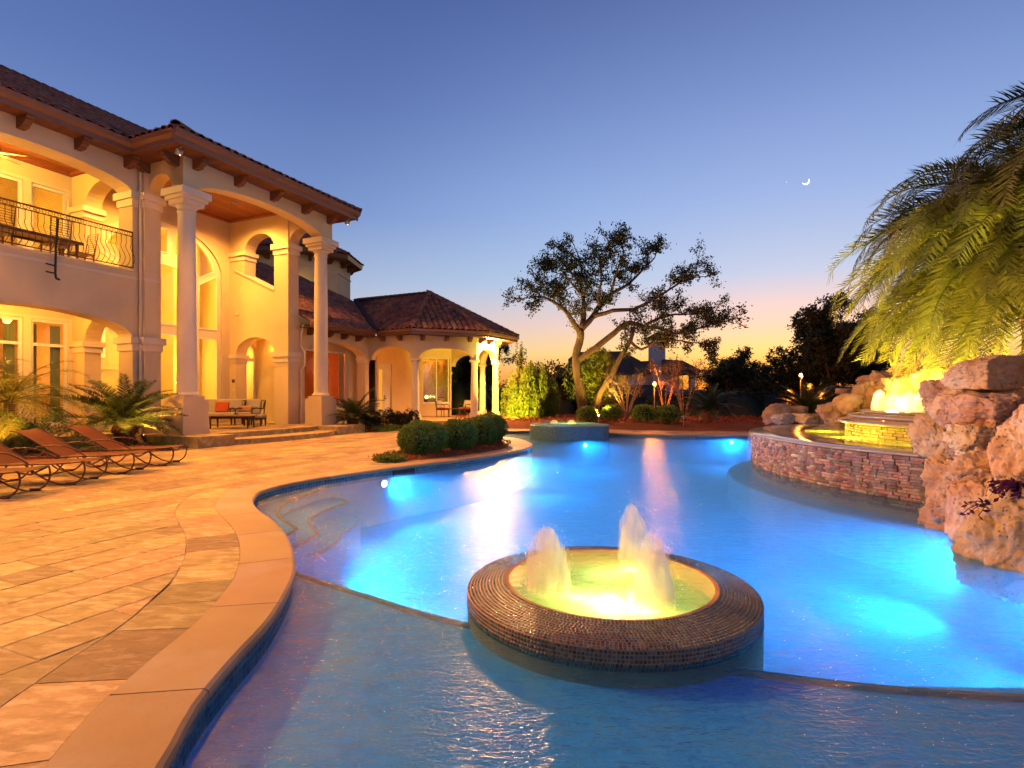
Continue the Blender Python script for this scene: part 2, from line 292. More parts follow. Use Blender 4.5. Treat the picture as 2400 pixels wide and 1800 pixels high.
# ------------------------------------------------------------------ mesh building
class MB:
    def __init__(s): s.v = []; s.f = []; s.r = None
    def add(s, vs, fs):
        o = len(s.v); s.v.extend([tuple(p) for p in vs]); s.f.extend([tuple(i+o for i in f) for f in fs])
        if s.r is not None: s.r.extend([random.random()]*len(fs))
        return s
    def box(s, x0, x1, y0, y1, z0, z1, M4=None):
        vs = [(x, y, z) for z in (z0, z1) for y in (y0, y1) for x in (x0, x1)]
        if M4 is not None: vs = [M4 @ Vector(p) for p in vs]
        return s.add(vs, [(0, 2, 3, 1), (4, 5, 7, 6), (0, 1, 5, 4), (2, 6, 7, 3), (0, 4, 6, 2), (1, 3, 7, 5)])
    def frustum(s, cx, cy, z0, z1, a0, b0, a1, b1):
        vs = [(cx+sx*a, cy+sy*b, z) for z, a, b in ((z0, a0, b0), (z1, a1, b1)) for sx, sy in ((-1, -1), (1, -1), (1, 1), (-1, 1))]
        return s.add(vs, [(3, 2, 1, 0), (4, 5, 6, 7)]+[(i, (i+1) % 4, (i+1) % 4+4, i+4) for i in range(4)])
    def tube(s, pts, r, n=6, closed=False, caps=True):
        pts = [Vector(p) for p in pts]; k = len(pts); rs = r if isinstance(r, (list, tuple)) else [r]*k
        vs = []; fs = []; up = None
        for i, p in enumerate(pts):
            d = (pts[(i+1) % k]-pts[i-1]) if closed else (pts[min(i+1, k-1)]-pts[max(i-1, 0)])
            d = d.normalized() if d.length > 1e-9 else Vector((0, 0, 1))
            if up is None:
                up = Vector((0, 0, 1)) if abs(d.z) < .9 else Vector((1, 0, 0))
            a = d.cross(up)
            if a.length < 1e-6: a = d.orthogonal()
            a.normalize(); b = a.cross(d).normalized(); up = b
            for j in range(n):
                t = 2*PI*j/n; vs.append(p+(a*math.cos(t)+b*math.sin(t))*rs[i])
        m = k if closed else k-1
        for i in range(m):
            for j in range(n):
                a0 = i*n+j; a1 = i*n+(j+1) % n; i2 = (i+1) % k
                fs.append((a0, a1, i2*n+(j+1) % n, i2*n+j))
        if caps and not closed: fs.append(tuple(range(n-1, -1, -1))); fs.append(tuple((k-1)*n+j for j in range(n)))
        return s.add(vs, fs)
    def lathe(s, prof, n=24, c=(0, 0, 0), caps=True):
        vs = [(c[0]+r*math.cos(2*PI*j/n), c[1]+r*math.sin(2*PI*j/n), c[2]+z) for r, z in prof for j in range(n)]
        fs = [(i*n+j, i*n+(j+1) % n, (i+1)*n+(j+1) % n, (i+1)*n+j) for i in range(len(prof)-1) for j in range(n)]
        if caps: fs.append(tuple(range(n-1, -1, -1))); fs.append(tuple((len(prof)-1)*n+j for j in range(n)))
        return s.add(vs, fs)
    def plate(s, outer, holes, o, ex, ey, en, th):
        """2D outline with holes, thickened along en"""
        o, ex, ey, en = Vector(o), Vector(ex), Vector(ey), Vector(en)
        loops = [outer]+list(holes); tri = tessellate_polygon([[Vector((a, b, 0)) for a, b in l] for l in loops])
        flat = [p for l in loops for p in l]; n = len(flat)
        vs = [o+ex*a+ey*b for a, b in flat]+[o+ex*a+ey*b+en*th for a, b in flat]
        fs = [tuple(t) for t in tri]+[tuple(i+n for i in reversed(t)) for t in tri]
        k = 0
        for l in loops:
            m = len(l)
            for i in range(m): a = k+i; b = k+(i+1) % m; fs.append((a, b, b+n, a+n))
            k += m
        return s.add(vs, fs)
    def prism(s, poly, z0, z1):
        return s.plate(poly, [], (0, 0, z0), (1, 0, 0), (0, 1, 0), (0, 0, 1), z1-z0)
    def build(s, name, m, parent=None, loc=None, smooth=False, world=False):
        me = bpy.data.meshes.new(name); off = Vector((0, 0, 0))
        if parent is None and loc is not None: off = Vector(loc)
        if parent is not None and world: off = abs_loc(parent)
        vv = [(p[0]-off.x, p[1]-off.y, p[2]-off.z) for p in s.v]
        me.from_pydata(vv, [], s.f); me.materials.append(m)
        fix(me)
        if s.r is not None:
            at = me.attributes.new('rnd', 'FLOAT', 'FACE'); at.data.foreach_set('value', s.r)
        if smooth: me.shade_smooth()
        me.update(); o = bpy.data.objects.new(name, me); COL.objects.link(o)
        if parent is not None: o.parent = parent
        elif loc is not None: o.location = off
        return o
def fix(me):
    import bmesh
    if len(me.polygons) > 60000: return
    b = bmesh.new(); b.from_mesh(me); bmesh.ops.recalc_face_normals(b, faces=b.faces); b.to_mesh(me); b.free()
def abs_loc(o):
    p = Vector(o.location)
    while o.parent is not None: o = o.parent; p += Vector(o.location)
    return p
def np_mesh(name, verts, quads, m, parent=None, loc=None, rnd=None, smooth=False, world=False):
    me = bpy.data.meshes.new(name); verts = np.asarray(verts, dtype=np.float32).reshape(-1, 3); quads = np.asarray(quads, dtype=np.int32)
    off = Vector((0, 0, 0))
    if parent is None and loc is not None: off = Vector(loc)
    if parent is not None and world: off = abs_loc(parent)
    verts = verts-np.array(off, dtype=np.float32); k = quads.shape[1]
    me.vertices.add(len(verts)); me.vertices.foreach_set('co', verts.ravel())
    me.loops.add(quads.size); me.loops.foreach_set('vertex_index', quads.ravel())
    me.polygons.add(len(quads)); me.polygons.foreach_set('loop_start', np.arange(0, quads.size, k, dtype=np.int32))
    me.polygons.foreach_set('loop_total', np.full(len(quads), k, dtype=np.int32)); me.materials.append(m)
    if rnd is not None: at = me.attributes.new('rnd', 'FLOAT', 'FACE'); at.data.foreach_set('value', np.asarray(rnd, dtype=np.float32))
    me.update(calc_edges=True); me.validate()
    if smooth: me.shade_smooth()
    o = bpy.data.objects.new(name, me); COL.objects.link(o)
    if parent is not None: o.parent = parent
    elif loc is not None: o.location = off
    return o
def tag(o, label=None, cat=None, group=None, kind=None):
    if label: o['label'] = label
    if cat: o['category'] = cat
    if group: o['group'] = group
    if kind: o['kind'] = kind
    return o
def thing(name, label, cat, loc=(0, 0, 0), rz=0, group=None):
    o = bpy.data.objects.new(name, None); COL.objects.link(o); o.location = loc; o.rotation_euler = (0, 0, rz); o.empty_display_size = .2
    return tag(o, label, cat, group)
def kids(o): return [c for c in bpy.data.objects if c.parent == o]
def copy_tree(o, parent=None):
    c = o.copy(); COL.objects.link(c); c.parent = parent
    for ch in kids(o): copy_tree(ch, c)
    return c
def arch(a0, a1, zb, zs, rise, n=18):
    c = (a0+a1)/2; w = (a1-a0)/2
    return [(a0, zb)]+[(c-w*math.cos(PI*i/n), zs+rise*math.sin(PI*i/n)) for i in range(n+1)]+[(a1, zb)]
def rect(a0, a1, b0, b1): return [(a0, b0), (a1, b0), (a1, b1), (a0, b1)]
def place_obj(name, me, o, ex, ey, ez, parent, off=Vector((0, 0, 0))):
    ob = bpy.data.objects.new(name, me); COL.objects.link(ob); ob.parent = parent
    m4 = Matrix((ex, ey, ez)).transposed().to_4x4(); m4.translation = Vector(o)-off; ob.matrix_local = m4; return ob
def spread(tmpl_v, tmpl_f, items, name, m, parent, off=None, kind='stuff'):
    """join many alike pieces (origin, ex, ey, ez) into one mesh"""
    tv = np.array(tmpl_v, dtype=np.float64); tf = np.array(tmpl_f, dtype=np.int64); n = len(items)
    if n == 0: return None
    O = np.array([list(i[0]) for i in items]); X = np.array([list(i[1]) for i in items]); Y = np.array([list(i[2]) for i in items]); Z = np.array([list(i[3]) for i in items])
    V = O[:, None, :]+tv[None, :, 0:1]*X[:, None, :]+tv[None, :, 1:2]*Y[:, None, :]+tv[None, :, 2:3]*Z[:, None, :]
    Q = tf[None]+np.arange(n)[:, None, None]*len(tv)
    ob = np_mesh(name, V.reshape(-1, 3)-(np.array(off) if off is not None else 0), Q.reshape(-1, tf.shape[1]), m, parent, rnd=np.repeat(rng.random(n), len(tf)))
    ob['kind'] = kind; return ob
def spline(pts, step=.12, closed=True):
    pts = [Vector((p[0], p[1])) for p in pts]; n = len(pts); out = []
    for i in range(n if closed else n-1):
        g = (lambda k: pts[k % n]) if closed else (lambda k: pts[min(max(k, 0), n-1)])
        p0, p1, p2, p3 = g(i-1), g(i), g(i+1), g(i+2); m = max(2, int((p2-p1).length/step))
        for j in range(m):
            t = j/m
            out.append(.5*((2*p1)+(p2-p0)*t+(2*p0-5*p1+4*p2-p3)*t*t+(3*p1-p0-3*p2+p3)*t**3))
    if not closed: out.append(pts[-1])
    return out
def offset(poly, d):
    n = len(poly); out = []
    for i in range(n):
        t = (poly[(i+1) % n]-poly[i-1]).normalized(); out.append(poly[i]+Vector((t.y, -t.x))*d)
    return out
def pip(p, poly):
    x, y = p[0], p[1]; c = False; j = len(poly)-1
    for i in range(len(poly)):
        xi, yi = poly[i][0], poly[i][1]; xj, yj = poly[j][0], poly[j][1]
        if (yi > y) != (yj > y) and x < (xj-xi)*(y-yi)/(yj-yi)+xi: c = not c
        j = i
    return c
def leaves(centers, size, aspect=.5, jit=.35, updir=None):
    c = np.asarray(centers, dtype=np.float64); n = len(c)
    a = rng.normal(size=(n, 3)); a /= np.linalg.norm(a, axis=1)[:, None]
    if updir is not None: a = a*.6+np.array(updir)*.8; a /= np.linalg.norm(a, axis=1)[:, None]
    b = np.cross(a, rng.normal(size=(n, 3))); b /= np.linalg.norm(b, axis=1)[:, None]
    s = size*(1+jit*rng.uniform(-1, 1, n))[:, None]
    v = np.stack([c-a*s*.5, c+b*s*aspect*.5, c+a*s*.5, c-b*s*aspect*.5], axis=1)
    return v.reshape(-1, 3), np.arange(4*n).reshape(-1, 4)
# ================================================================== GROUND, POOL AND DECK
OUT = [(-1.05, .6), (-1.35, 1.6), (-1.426, 2.204), (-1.54, 2.65), (-1.595, 3.1), (-1.641, 3.704), (-1.803, 4.469), (-2.014, 5.04), (-2.371, 5.767), (-2.833, 6.507), (-3.45, 7.35),
       (-3.80, 8.05), (-3.93, 8.75), (-3.62, 9.7), (-2.98, 10.65), (-2.26, 11.6), (-1.09, 12.93), (-.254, 14.16), (.333, 15.28), (.60, 16.46), (.52, 17.67), (.21, 18.9),
       (-.5, 20.0), (-1.3, 21.0), (-1.0, 22.3), (.4, 23.1), (2.2, 23.2), (3.3, 22.3), (4.2, 21.6), (5.7, 20.95), (7.9, 20.6), (9.6, 20.4), (11.2, 19.0),
       (11.0, 16.5), (9.5, 13.5), (8.4, 10), (7.4, 8), (6.3, 6.9), (5.5, 5.6), (4.9, 4.3), (4.7, 2.6), (4.6, .4), (3.4, -2.0), (.8, -2.4), (-.7, -1.2)]
OL = spline(OUT, .12)
area = sum(OL[i].x*OL[(i+1) % len(OL)].y-OL[(i+1) % len(OL)].x*OL[i].y for i in range(len(OL)))
SG = 1 if area > 0 else -1
def off(d): return offset(OL, d*SG)
WZ = -.12
o1 = off(.3)
m = MB(); 
tri = tessellate_polygon([[Vector((x, y, 0)) for x, y in [(-1500, -300), (1500, -300), (1500, 2600), (-1500, 2600)]], [Vector((p.x, p.y, 0)) for p in o1]])
m.add([(x, y, -.035) for x, y in [(-1500, -300), (1500, -300), (1500, 2600), (-1500, 2600)]]+[(p.x, p.y, -.035) for p in o1], [tuple(t) for t in tri])
tag(m.build('ground', M['earth']), kind='structure')
o2 = off(.2)
m = MB(); rc = [(-30, -6), (17, -6), (17, 19), (11.5, 23.3), (-2, 25.3), (-5, 30), (-30, 30)]
tri = tessellate_polygon([[Vector((x, y, 0)) for x, y in rc], [Vector((p.x, p.y, 0)) for p in o2]])
m.add([(x, y, -.0055) for x, y in rc]+[(p.x, p.y, -.0055) for p in o2], [tuple(t) for t in tri])
deck = tag(m.build('pool_deck', M['grout']), kind='structure')
# --- coping stones
coping = thing('pool_coping', None, None); coping['kind'] = 'structure'
def along(poly, length, d0, d1):
    n = len(poly); i = 0; out = []
    while i < n:
        L = 0; j = i
        while L < length and j < n: L += (poly[(j+1) % n]-poly[j % n]).length; j += 1
        out.append((i, min(j, n))); i = j
    return out
A0, A1 = off(-.015), off(.45)
A05 = off(.012)
def strip_piece(i, j, prof, rings, gap=.006):
    """rings: list of offset outlines, prof: z per ring; one stone between samples i..j"""
    mm = MB(); n = len(OL); k = len(rings); vs = []
    for q in range(i, j+1):
        for r_, z in zip(rings, prof):
            p = r_[q % n]
            if q == i: p = p+(r_[(q+1) % n]-p).normalized()*gap
            if q == j: p = p-(p-r_[(q-1) % n]).normalized()*gap
            vs.append((p.x, p.y, z))
    fs = []; w = j-i
    for a in range(w):
        for b in range(k-1): fs.append((a*k+b, a*k+b+1, (a+1)*k+b+1, (a+1)*k+b))
        fs.append((a*k+k-1, a*k, (a+1)*k, (a+1)*k+k-1))
    fs.append(tuple(range(k))); fs.append(tuple(w*k+b for b in reversed(range(k))))
    return mm.add(vs, fs)
ringsC = [off(-.01), off(-.018), off(-.012), off(.01), off(.448), off(.448)]
for i, j in along(OL, 1.05, 0, 0):
    strip_piece(i, j, [-.06, -.03, -.008, .004, .004, -.06], ringsC, .005).build('coping_stone', M['coping'], coping)
# --- curved border course next to the coping
border = thing('border_course', None, None); border['kind'] = 'structure'
ringsB = [off(.452), off(.452), off(.903), off(.903)]
for i, j in along(OL, .52, 0, 0):
    mid = OL[(i+j)//2 % len(OL)]
    if mid.x > 3.5 and mid.y < 19 or mid.y < .8: continue
    strip_piece(i, j, [-.03, .001, .001, -.03], ringsB, .004).build('paving_slab', M['slab'], border)
gA, gB = off(.885), off(.955); mm = MB(); n = len(gA)
mm.add([(p.x, p.y, -.0021) for p in gA]+[(p.x, p.y, -.0021) for p in gB], [(i, (i+1) % n, (i+1) % n+n, i+n) for i in range(n)]); mm.build('grout_line', M['grout'], border)
# --- flagstone deck, courses along the house
CL = off(.905)
def clip_half(poly, p, nrm):
    out = []
    for i in range(len(poly)):
        a, b = poly[i], poly[(i+1) % len(poly)]; da, db = (a-p).dot(nrm), (b-p).dot(nrm)
        if da >= 0: out.append(a)
        if (da >= 0) != (db >= 0): out.append(a+(b-a)*(da/(da-db)))
    return out
CLa = np.array([(p.x, p.y) for p in CL]); O2 = Vector((HO.x, HO.y)); U2 = Vector((UU.x, UU.y)); V2 = Vector((VV.x, VV.y))
BED1 = [(-30, 1), (-30, 12), (-13, 12)]
slabs = []
for row in range(-54, 14):
    t0 = row*.40; s = -24+random.random()*.8
    while s < 16:
        ln = random.choice((.40, .52, .62, .62, .80)); a, b, c, d = s, s+ln, t0, t0+.40; s += ln; g = .003
        cs, ct = (a+b)/2, (c+d)/2; w = O2+U2*cs+V2*ct
        if w.y < 1.0 or w.x < -26 or w.x > 14 or w.y > 27: continue
        if ct > 2.4 and cs < 6.4: continue
        if ct > 1.0 and cs > 5.5 : continue
        if w.y > 23.6 and w.x > -2.4: continue
        poly = [O2+U2*x+V2*y for x, y in ((a+g, c+g), (b-g, c+g), (b-g, d-g), (a+g, d-g))]
        dd = ((CLa-np.array([w.x, w.y]))**2).sum(1); k = int(dd.argmin())
        if pip((w.x, w.y), CL) and dd[k] > .45: continue
        if dd[k] < 1.3:
            dn = []
            for q in range(4):
                e0, e1 = poly[q], poly[(q+1) % 4]; nn_ = max(1, int((e1-e0).length/.06))
                dn += [e0.lerp(e1, r_/nn_) for r_ in range(nn_)]
            n = len(CL); mv = []; cnt = 0
            for p in dn:
                kk = int((((CLa-np.array([p.x, p.y]))**2).sum(1)).argmin()); tng = (CL[(kk+1) % n]-CL[kk-1]).normalized(); nr = Vector((tng.y, -tng.x))*SG
                sd_ = (p-CL[kk]).dot(nr)
                if sd_ < .006: p = p+nr*(.006-sd_); cnt += 1
                if not mv or (p-mv[-1]).length > .004: mv.append(p)
            if cnt >= len(dn)-1: continue
            poly = mv
            ar = abs(sum(poly[i].x*poly[(i+1) % len(poly)].y-poly[(i+1) % len(poly)].x*poly[i].y for i in range(len(poly)))/2)
            if ar < .004: continue
        if w.x > 3.2 and w.y < 19.5: continue
        infr = 1 if abs(w.x/w.y) < .97 else 9
        slabs.append((w.length*infr, poly))
slabs.sort(key=lambda q: q[0])
rest = MB(); rest.r = []
for i, (dd, poly) in enumerate(slabs):
    z = random.uniform(-.0012, .0022)
    if i < 290:
        mm = MB(); n = len(poly); cx = sum((p for p in poly), Vector((0, 0)))/n
        inn = [cx+(p-cx)*(1-.008/max((p-cx).length, .05)) for p in poly]
        mm.add([(p.x, p.y, -.03) for p in poly]+[(p.x, p.y, z-.004) for p in poly]+[(p.x, p.y, z) for p in inn],
               [(k, (k+1) % n, (k+1) % n+n, k+n) for k in range(n)]+[(k+n, (k+1) % n+n, (k+1) % n+2*n, k+2*n) for k in range(n)]+[tuple(k+2*n for k in range(n))])
        mm.build('paving_slab', M['slab'], deck)
    else:
        n = len(poly); r0 = random.random(); fs = [tuple(k+n for k in range(n))]+[(k, (k+1) % n, (k+1) % n+n, k+n) for k in range(n)]
        o = len(rest.v); rest.v.extend([(p.x, p.y, -.03) for p in poly]+[(p.x, p.y, z) for p in poly]); rest.f.extend([tuple(a+o for a in f) for f in fs]); rest.r.extend([r0]*len(fs))
tag(rest.build('paving_slabs', M['slab'], deck), kind='stuff')
# --- pool shell
OLr = off(.012)
mm = MB(); n = len(OLr)
mm.add([(p.x, p.y, -.03) for p in OLr]+[(p.x, p.y, -1.25) for p in OLr], [(i, (i+1) % n, (i+1) % n+n, i+n) for i in range(n)])
tag(mm.build('pool_wall', M['plaster']), kind='structure')
mm = MB(); mm.box(-7, 13, -4, 25, -1.35, -1.10); tag(mm.build('pool_floor', M['plaster']), kind='structure')
# waterline mosaic band
tl = MB(); tl.r = []; P4 = off(.004); acc = 0
for i in range(len(P4)):
    a, b = P4[i], P4[(i+1) % len(P4)]; L = (b-a).length; k = max(1, round(L/.055)); d = (b-a)/k
    for q in range(k):
        p, r_ = a+d*(q+.04), a+d*(q+.96)
        for row in range(3):
            z1 = -.058-row*.052; tl.add([(p.x, p.y, z1-.048), (r_.x, r_.y, z1-.048), (r_.x, r_.y, z1), (p.x, p.y, z1)], [(0, 1, 2, 3)])
wl = tl.build('waterline_tiles', M['pooltile']); tag(wl, kind='structure')
# skimmer mouth in the waterline
# shelf under shallow water in front
SH = spline([(-2.6, 5.9), (-2.12, 5.35), (-1.24, 4.72), (-.73, 4.36), (.2, 3.85), (1.0, 3.55), (1.58, 3.40), (2.1, 3.26), (2.94, 3.14), (4.0, 3.12), (5.6, 3.2)], .2, closed=False)
mm = MB(); mm.prism([(p.x, p.y) for p in SH]+[(5.8, -3), (-3, -3), (-3, 5.9)], -1.2, -.25)
tag(mm.build('tanning_shelf', M['shelfp']), kind='structure')
mm = MB(); mm.tube([(p.x, p.y, -.245) for p in SH], .028, 6); tag(mm.build('shelf_edge_band', M['brownband']), kind='structure')
for dd, z in ((.38, -.42), (.85, -.62)):
    pts = [(p.x, p.y+dd*min(1, max(0, (p.x-1.2)/1.6))) for p in SH if p.x > .6]
    mm = MB(); mm.prism(pts+[(5.6, 2.5), (.6, 2.5)], -1.2, z); tag(mm.build('underwater_step', M['shelfp'] if dd < .5 else M['plaster']), kind='structure')
# entry steps at the left bank
def GL(l, z=-.2): return [G(x, y, z) for x, y in l]
e1 = GL([(800, 1127), (790.7, 1132.5), (749, 1145), (679, 1169), (650, 1184), (647, 1192), (655.5, 1207), (679, 1223), (695, 1233), (663.4, 1255), (640, 1266)])
e2 = GL([(770, 1136), (798.7, 1145), (816.6, 1151), (759, 1169), (727, 1185), (722, 1193), (730, 1205), (745, 1217), (711, 1237), (690, 1246)])
e3 = GL([(800, 1150), (845, 1166), (838.5, 1173), (805, 1189), (797, 1197), (790, 1208), (769, 1221), (735, 1236)])
for e, z, nm in ((e1, -.24, 'entry_step'), (e2, -.40, 'entry_step'), (e3, -.58, 'entry_step')):
    mm = MB(); mm.prism([(p.x, p.y) for p in e]+[(-4.6, 6.4), (-4.8, 8.4), (-4.4, 10.2)], -1.2, z); st = tag(mm.build(nm, M['shelfp']), kind='structure')
    mm = MB(); mm.tube([(p.x, p.y, z+.005) for p in e[1:]], .026, 6); mm.build('edge_band', M['brownband'], st)
# water sheet
mm = MB(); tri = tessellate_polygon([[Vector((p.x, p.y, 0)) for p in OLr]]); mm.add([(p.x, p.y, WZ) for p in OLr], [tuple(t) for t in tri])
tag(mm.build('pool_water', M['water']), kind='structure')

# the body of slightly cloudy water
vm, vt, vo = new_mat('cloudy_water'); vv_ = N('ShaderNodeVolumePrincipled', vt); vv_.inputs['Color'].default_value = (.22, .72, 1, 1); vv_.inputs['Density'].default_value = .25
vv_.inputs['Absorption Color'].default_value = (0, 0, 0, 1); vt.links.new(vv_.outputs[0], vo.inputs['Volume'])
mm = MB(); mm.plate([(p.x, p.y) for p in off(.006)], [], (0, 0, -1.098), (1, 0, 0), (0, 1, 0), (0, 0, 1), .97); wb = mm.build('water_body', vm); tag(wb, kind='structure')

# --- hedge island bed, mulch
def bed(name, poly, z, mtl='mulch', amp=.03, seed=0, crown=.10):
    """low mounded bed inside an outline"""
    P = [Vector(p) for p in poly]; c = sum(P, Vector((0, 0)))/len(P); rings = 7; vs = []; fs = []; n = len(P)
    for k in range(rings+1):
        f = 1-k/rings
        for p in P:
            q = c+(p-c)*f; h = z+crown*(1-f**3)*1.0+(random.uniform(-amp, amp) if k else 0)*.5
            vs.append((q.x, q.y, h if k else z-.03))
    for k in range(rings):
        for i in range(n): fs.append((k*n+i, k*n+(i+1) % n, (k+1)*n+(i+1) % n, (k+1)*n+i))
    mm = MB(); mm.add(vs, fs); return tag(mm.build(name, M[mtl], smooth=True), kind='structure')
def chips(name, poly, n, z, crown=.1, size=.07):
    P = [Vector(p) for p in poly]; c = sum(P, Vector((0, 0)))/len(P); pts = []
    mnx, mxx = min(p.x for p in P), max(p.x for p in P); mny, mxy = min(p.y for p in P), max(p.y for p in P)
    while len(pts) < n:
        x, y = random.uniform(mnx, mxx), random.uniform(mny, mxy)
        if pip((x, y), poly): pts.append((x, y, z+crown*.8*random.uniform(.3, 1)))
    v, q = leaves(pts, size, .4, .5, (0, 0, .2)); o = np_mesh(name, v, q, M['mulch'], rnd=rng.random(len(q))); return tag(o, kind='stuff')
isl = [tuple(p) for p in spline([(-2.85, 12.05), (-1.75, 12.95), (-.95, 13.9), (-.35, 14.9), (-.08, 15.8), (-.02, 16.6), (-.25, 17.6), (-.95, 18.3), (-1.6, 17.4), (-2.3, 15.8), (-3.0, 14.0), (-3.35, 12.6)], .3)]
bed('mulch_bed', isl, .0); chips('mulch_chips', isl, 2500, .03)
b2 = [(-6.0, 21.7), (-4.95, 24.0), (-6.3, 25.5), tuple((H(8.5, .95)).xy), tuple(H(7.1, .95).xy), tuple(H(7.05, -.9).xy)]
bed('planting_bed', b2, .0, crown=.12); chips('bark_mulch', b2, 1500, .05, size=.08)
b3 = [tuple(H(-.45, -1.0).xy), tuple(H(-.4, 1.7).xy), tuple(H(-9, 1.8).xy), tuple(H(-9, -.2).xy), tuple(H(-5.5, -.1).xy), tuple(H(-3, -.45).xy), tuple(H(-1.5, -.8).xy)]
bed('planting_bed', b3, .0, crown=.10); chips('bark_mulch', b3, 3500, .04, size=.07)
# mulch mound behind the pool
b4 = [tuple(p) for p in spline([(-1.9, 25.2), (2.5, 24.7), (5, 23.6), (7.5, 22.8), (10.5, 22.4), (13.5, 24), (14, 33), (6, 36), (-2.5, 34)], .8)]
bed('mulch_mound', b4, .02, crown=.38, amp=.04); chips('mulch_chips', b4, 9000, .25, crown=.22, size=.11)
mm = MB(); mm.add([(10.5, 19.6, .02), (25, 8, .02), (60, 30, .3), (14, 23.5, .3)], [(0, 1, 2, 3)]); tag(mm.build('garden_slope', M['earth']), kind='structure')

# ================================================================== ROUND FOUNTAIN BASIN
FC = Vector((.775, 4.39, 0))
ft = thing('round_fountain', 'low round fountain basin clad in brown mosaic tile, standing in the pool with three jets', 'fountain', FC)
ft_ri, ft_ro, zi, zo = .83, 1.13, .035, -.02
mm = MB(); mm.lathe([(.80, -.45), (.80, .030), (.83, .034), (1.129, -.021), (1.127, -.60)], 128, caps=False); mm.build('basin_wall', M['mosaicgrout'], ft, smooth=False)
mm = MB(); mm.lathe([(.02, -.36), (.5, -.36), (.80, -.30)], 48, caps=False); mm.add([(.3*math.cos(a*PI/12), .3*math.sin(a*PI/12), -.36) for a in range(24)], [tuple(range(24))]); mm.build('basin_floor', M['basin'], ft, smooth=True)
mm = MB(); mm.lathe([(.001, .028), (.4, .028), (.835, .028)], 64, caps=False); mm.build('fountain_water', M['fountwater'], ft)
tiles = []
rows = 12; dr = (ft_ro-ft_ri)/rows; slope = (zo-zi)/(ft_ro-ft_ri)
for k in range(rows):
    r_ = ft_ri+dr*(k+.5); n = int(2*PI*r_/.0262); ph = random.random()
    for i in range(n):
        a = 2*PI*(i+ph)/n; er = Vector((math.cos(a), math.sin(a), slope)).normalized(); et = Vector((-math.sin(a), math.cos(a), 0)); en = et.cross(er)*-1
        if en.z < 0: en = -en
        tiles.append((Vector((r_*math.cos(a), r_*math.sin(a), zi+slope*(r_-ft_ri))), et, er, en))
for k in range(5):
    n = int(2*PI*ft_ro/.0262); ph = random.random()
    for i in range(n):
        a = 2*PI*(i+ph)/n; en = Vector((math.cos(a), math.sin(a), 0)); et = Vector((-math.sin(a), math.cos(a), 0))
        tiles.append((Vector((ft_ro*math.cos(a), ft_ro*math.sin(a), zo-.018-k*.0262)), et, Vector((0, 0, 1)), en))
h = .0100
TV = [(-h, -h, -.004), (h, -h, -.004), (h, h, -.004), (-h, h, -.004), (-h*.92, -h*.92, .0018), (h*.92, -h*.92, .0018), (h*.92, h*.92, .0018), (-h*.92, h*.92, .0018)]
TF = [(4, 5, 6, 7), (0, 1, 5, 4), (1, 2, 6, 5), (2, 3, 7, 6), (3, 0, 4, 7)]
tiles.sort(key=lambda q: ((q[0]+FC)-Vector((0, 0, 1.5))).length+(3 if q[3].dot(Vector((0, 0, 1.5))-(q[0]+FC)) < 0 else 0))
me = bpy.data.meshes.new('mosaic_tile'); me.from_pydata(TV, [], TF); me.materials.append(M['mosaic'])
for t in tiles[:290]: place_obj('mosaic_tile', me, *t, ft)
spread(TV, TF, tiles[290:], 'mosaic_tiles', M['mosaic'], ft)
def jet(name, loc, h_, w, parent=None, label=None, mtl='foam', n=28, lean=0):
    prof = []
    for i in range(17):
        t = i/16; r_ = w*(.5*(1-t**3.2)**.62*(.80+.20*(1-t))) if t < 1 else .004
        prof.append((max(r_, .004), h_*t))
    vs = []; ph = [random.random()*6 for _ in range(4)]
    for i, (r_, z) in enumerate(prof):
        t_ = i/16
        for j in range(n):
            a = 2*PI*j/n; q = r_*(1+(.05+.10*t_)*math.sin(3*a+ph[0]+z*9)+(.04+.10*t_)*math.sin(7*a+ph[1]-z*14)+.05*t_*math.sin(13*a+ph[2]+z*31)); vs.append((q*math.cos(a)+lean*z, q*math.sin(a), z))
    fs = [(i*n+j, i*n+(j+1) % n, (i+1)*n+(j+1) % n, (i+1)*n+j) for i in range(len(prof)-1) for j in range(n)]+[tuple(range(n-1, -1, -1)), tuple((len(prof)-1)*n+j for j in range(n))]
    mm = MB(); mm.add([(x+loc[0], y+loc[1], z+loc[2]) for x, y, z in vs], fs); return mm.build(name, M[mtl], parent, world=True, smooth=True)
for (x, y), hh, w, ln in (((.27, 4.2), .50, .36, .0), ((1.08, 4.87), .54, .29, -.03), ((1.02, 3.90), .545, .29, -.04)):
    jet('water_jet', (x, y, .0), hh, w, ft, lean=ln)
dv = []
for (x, y), hh, w in (((.27, 4.2), .50, .36), ((1.08, 4.87), .54, .29), ((1.02, 3.90), .545, .29)):
    for _ in range(420):
        t = random.random(); a = random.uniform(0, 2*PI); r_ = w*(.5*(1-min(t, .98)**3.2)**.62*(.80+.20*(1-t)))*random.uniform(.95, 1.25)+random.expovariate(60)
        dv.append((x-FC.x+r_*math.cos(a), y-FC.y+r_*math.sin(a), max(.03, hh*t*1.03+random.gauss(0, .01))))
v, q = leaves(dv, .0075, .7, .5); dp = np_mesh('droplets', v, q, mat('water_drop', (.9, .85, .75), (.95, .92, .85), 3, .2, spec=.8, trans=.5), ft); dp['kind'] = 'stuff'
mm = MB(); mm.lathe([(.03, 0), (.055, .004), (.06, .02), (.04, .03), (.001, .03)], 16, (-.11, -.52, -.36)); mm.build('basin_lamp', M['chrome'], ft)

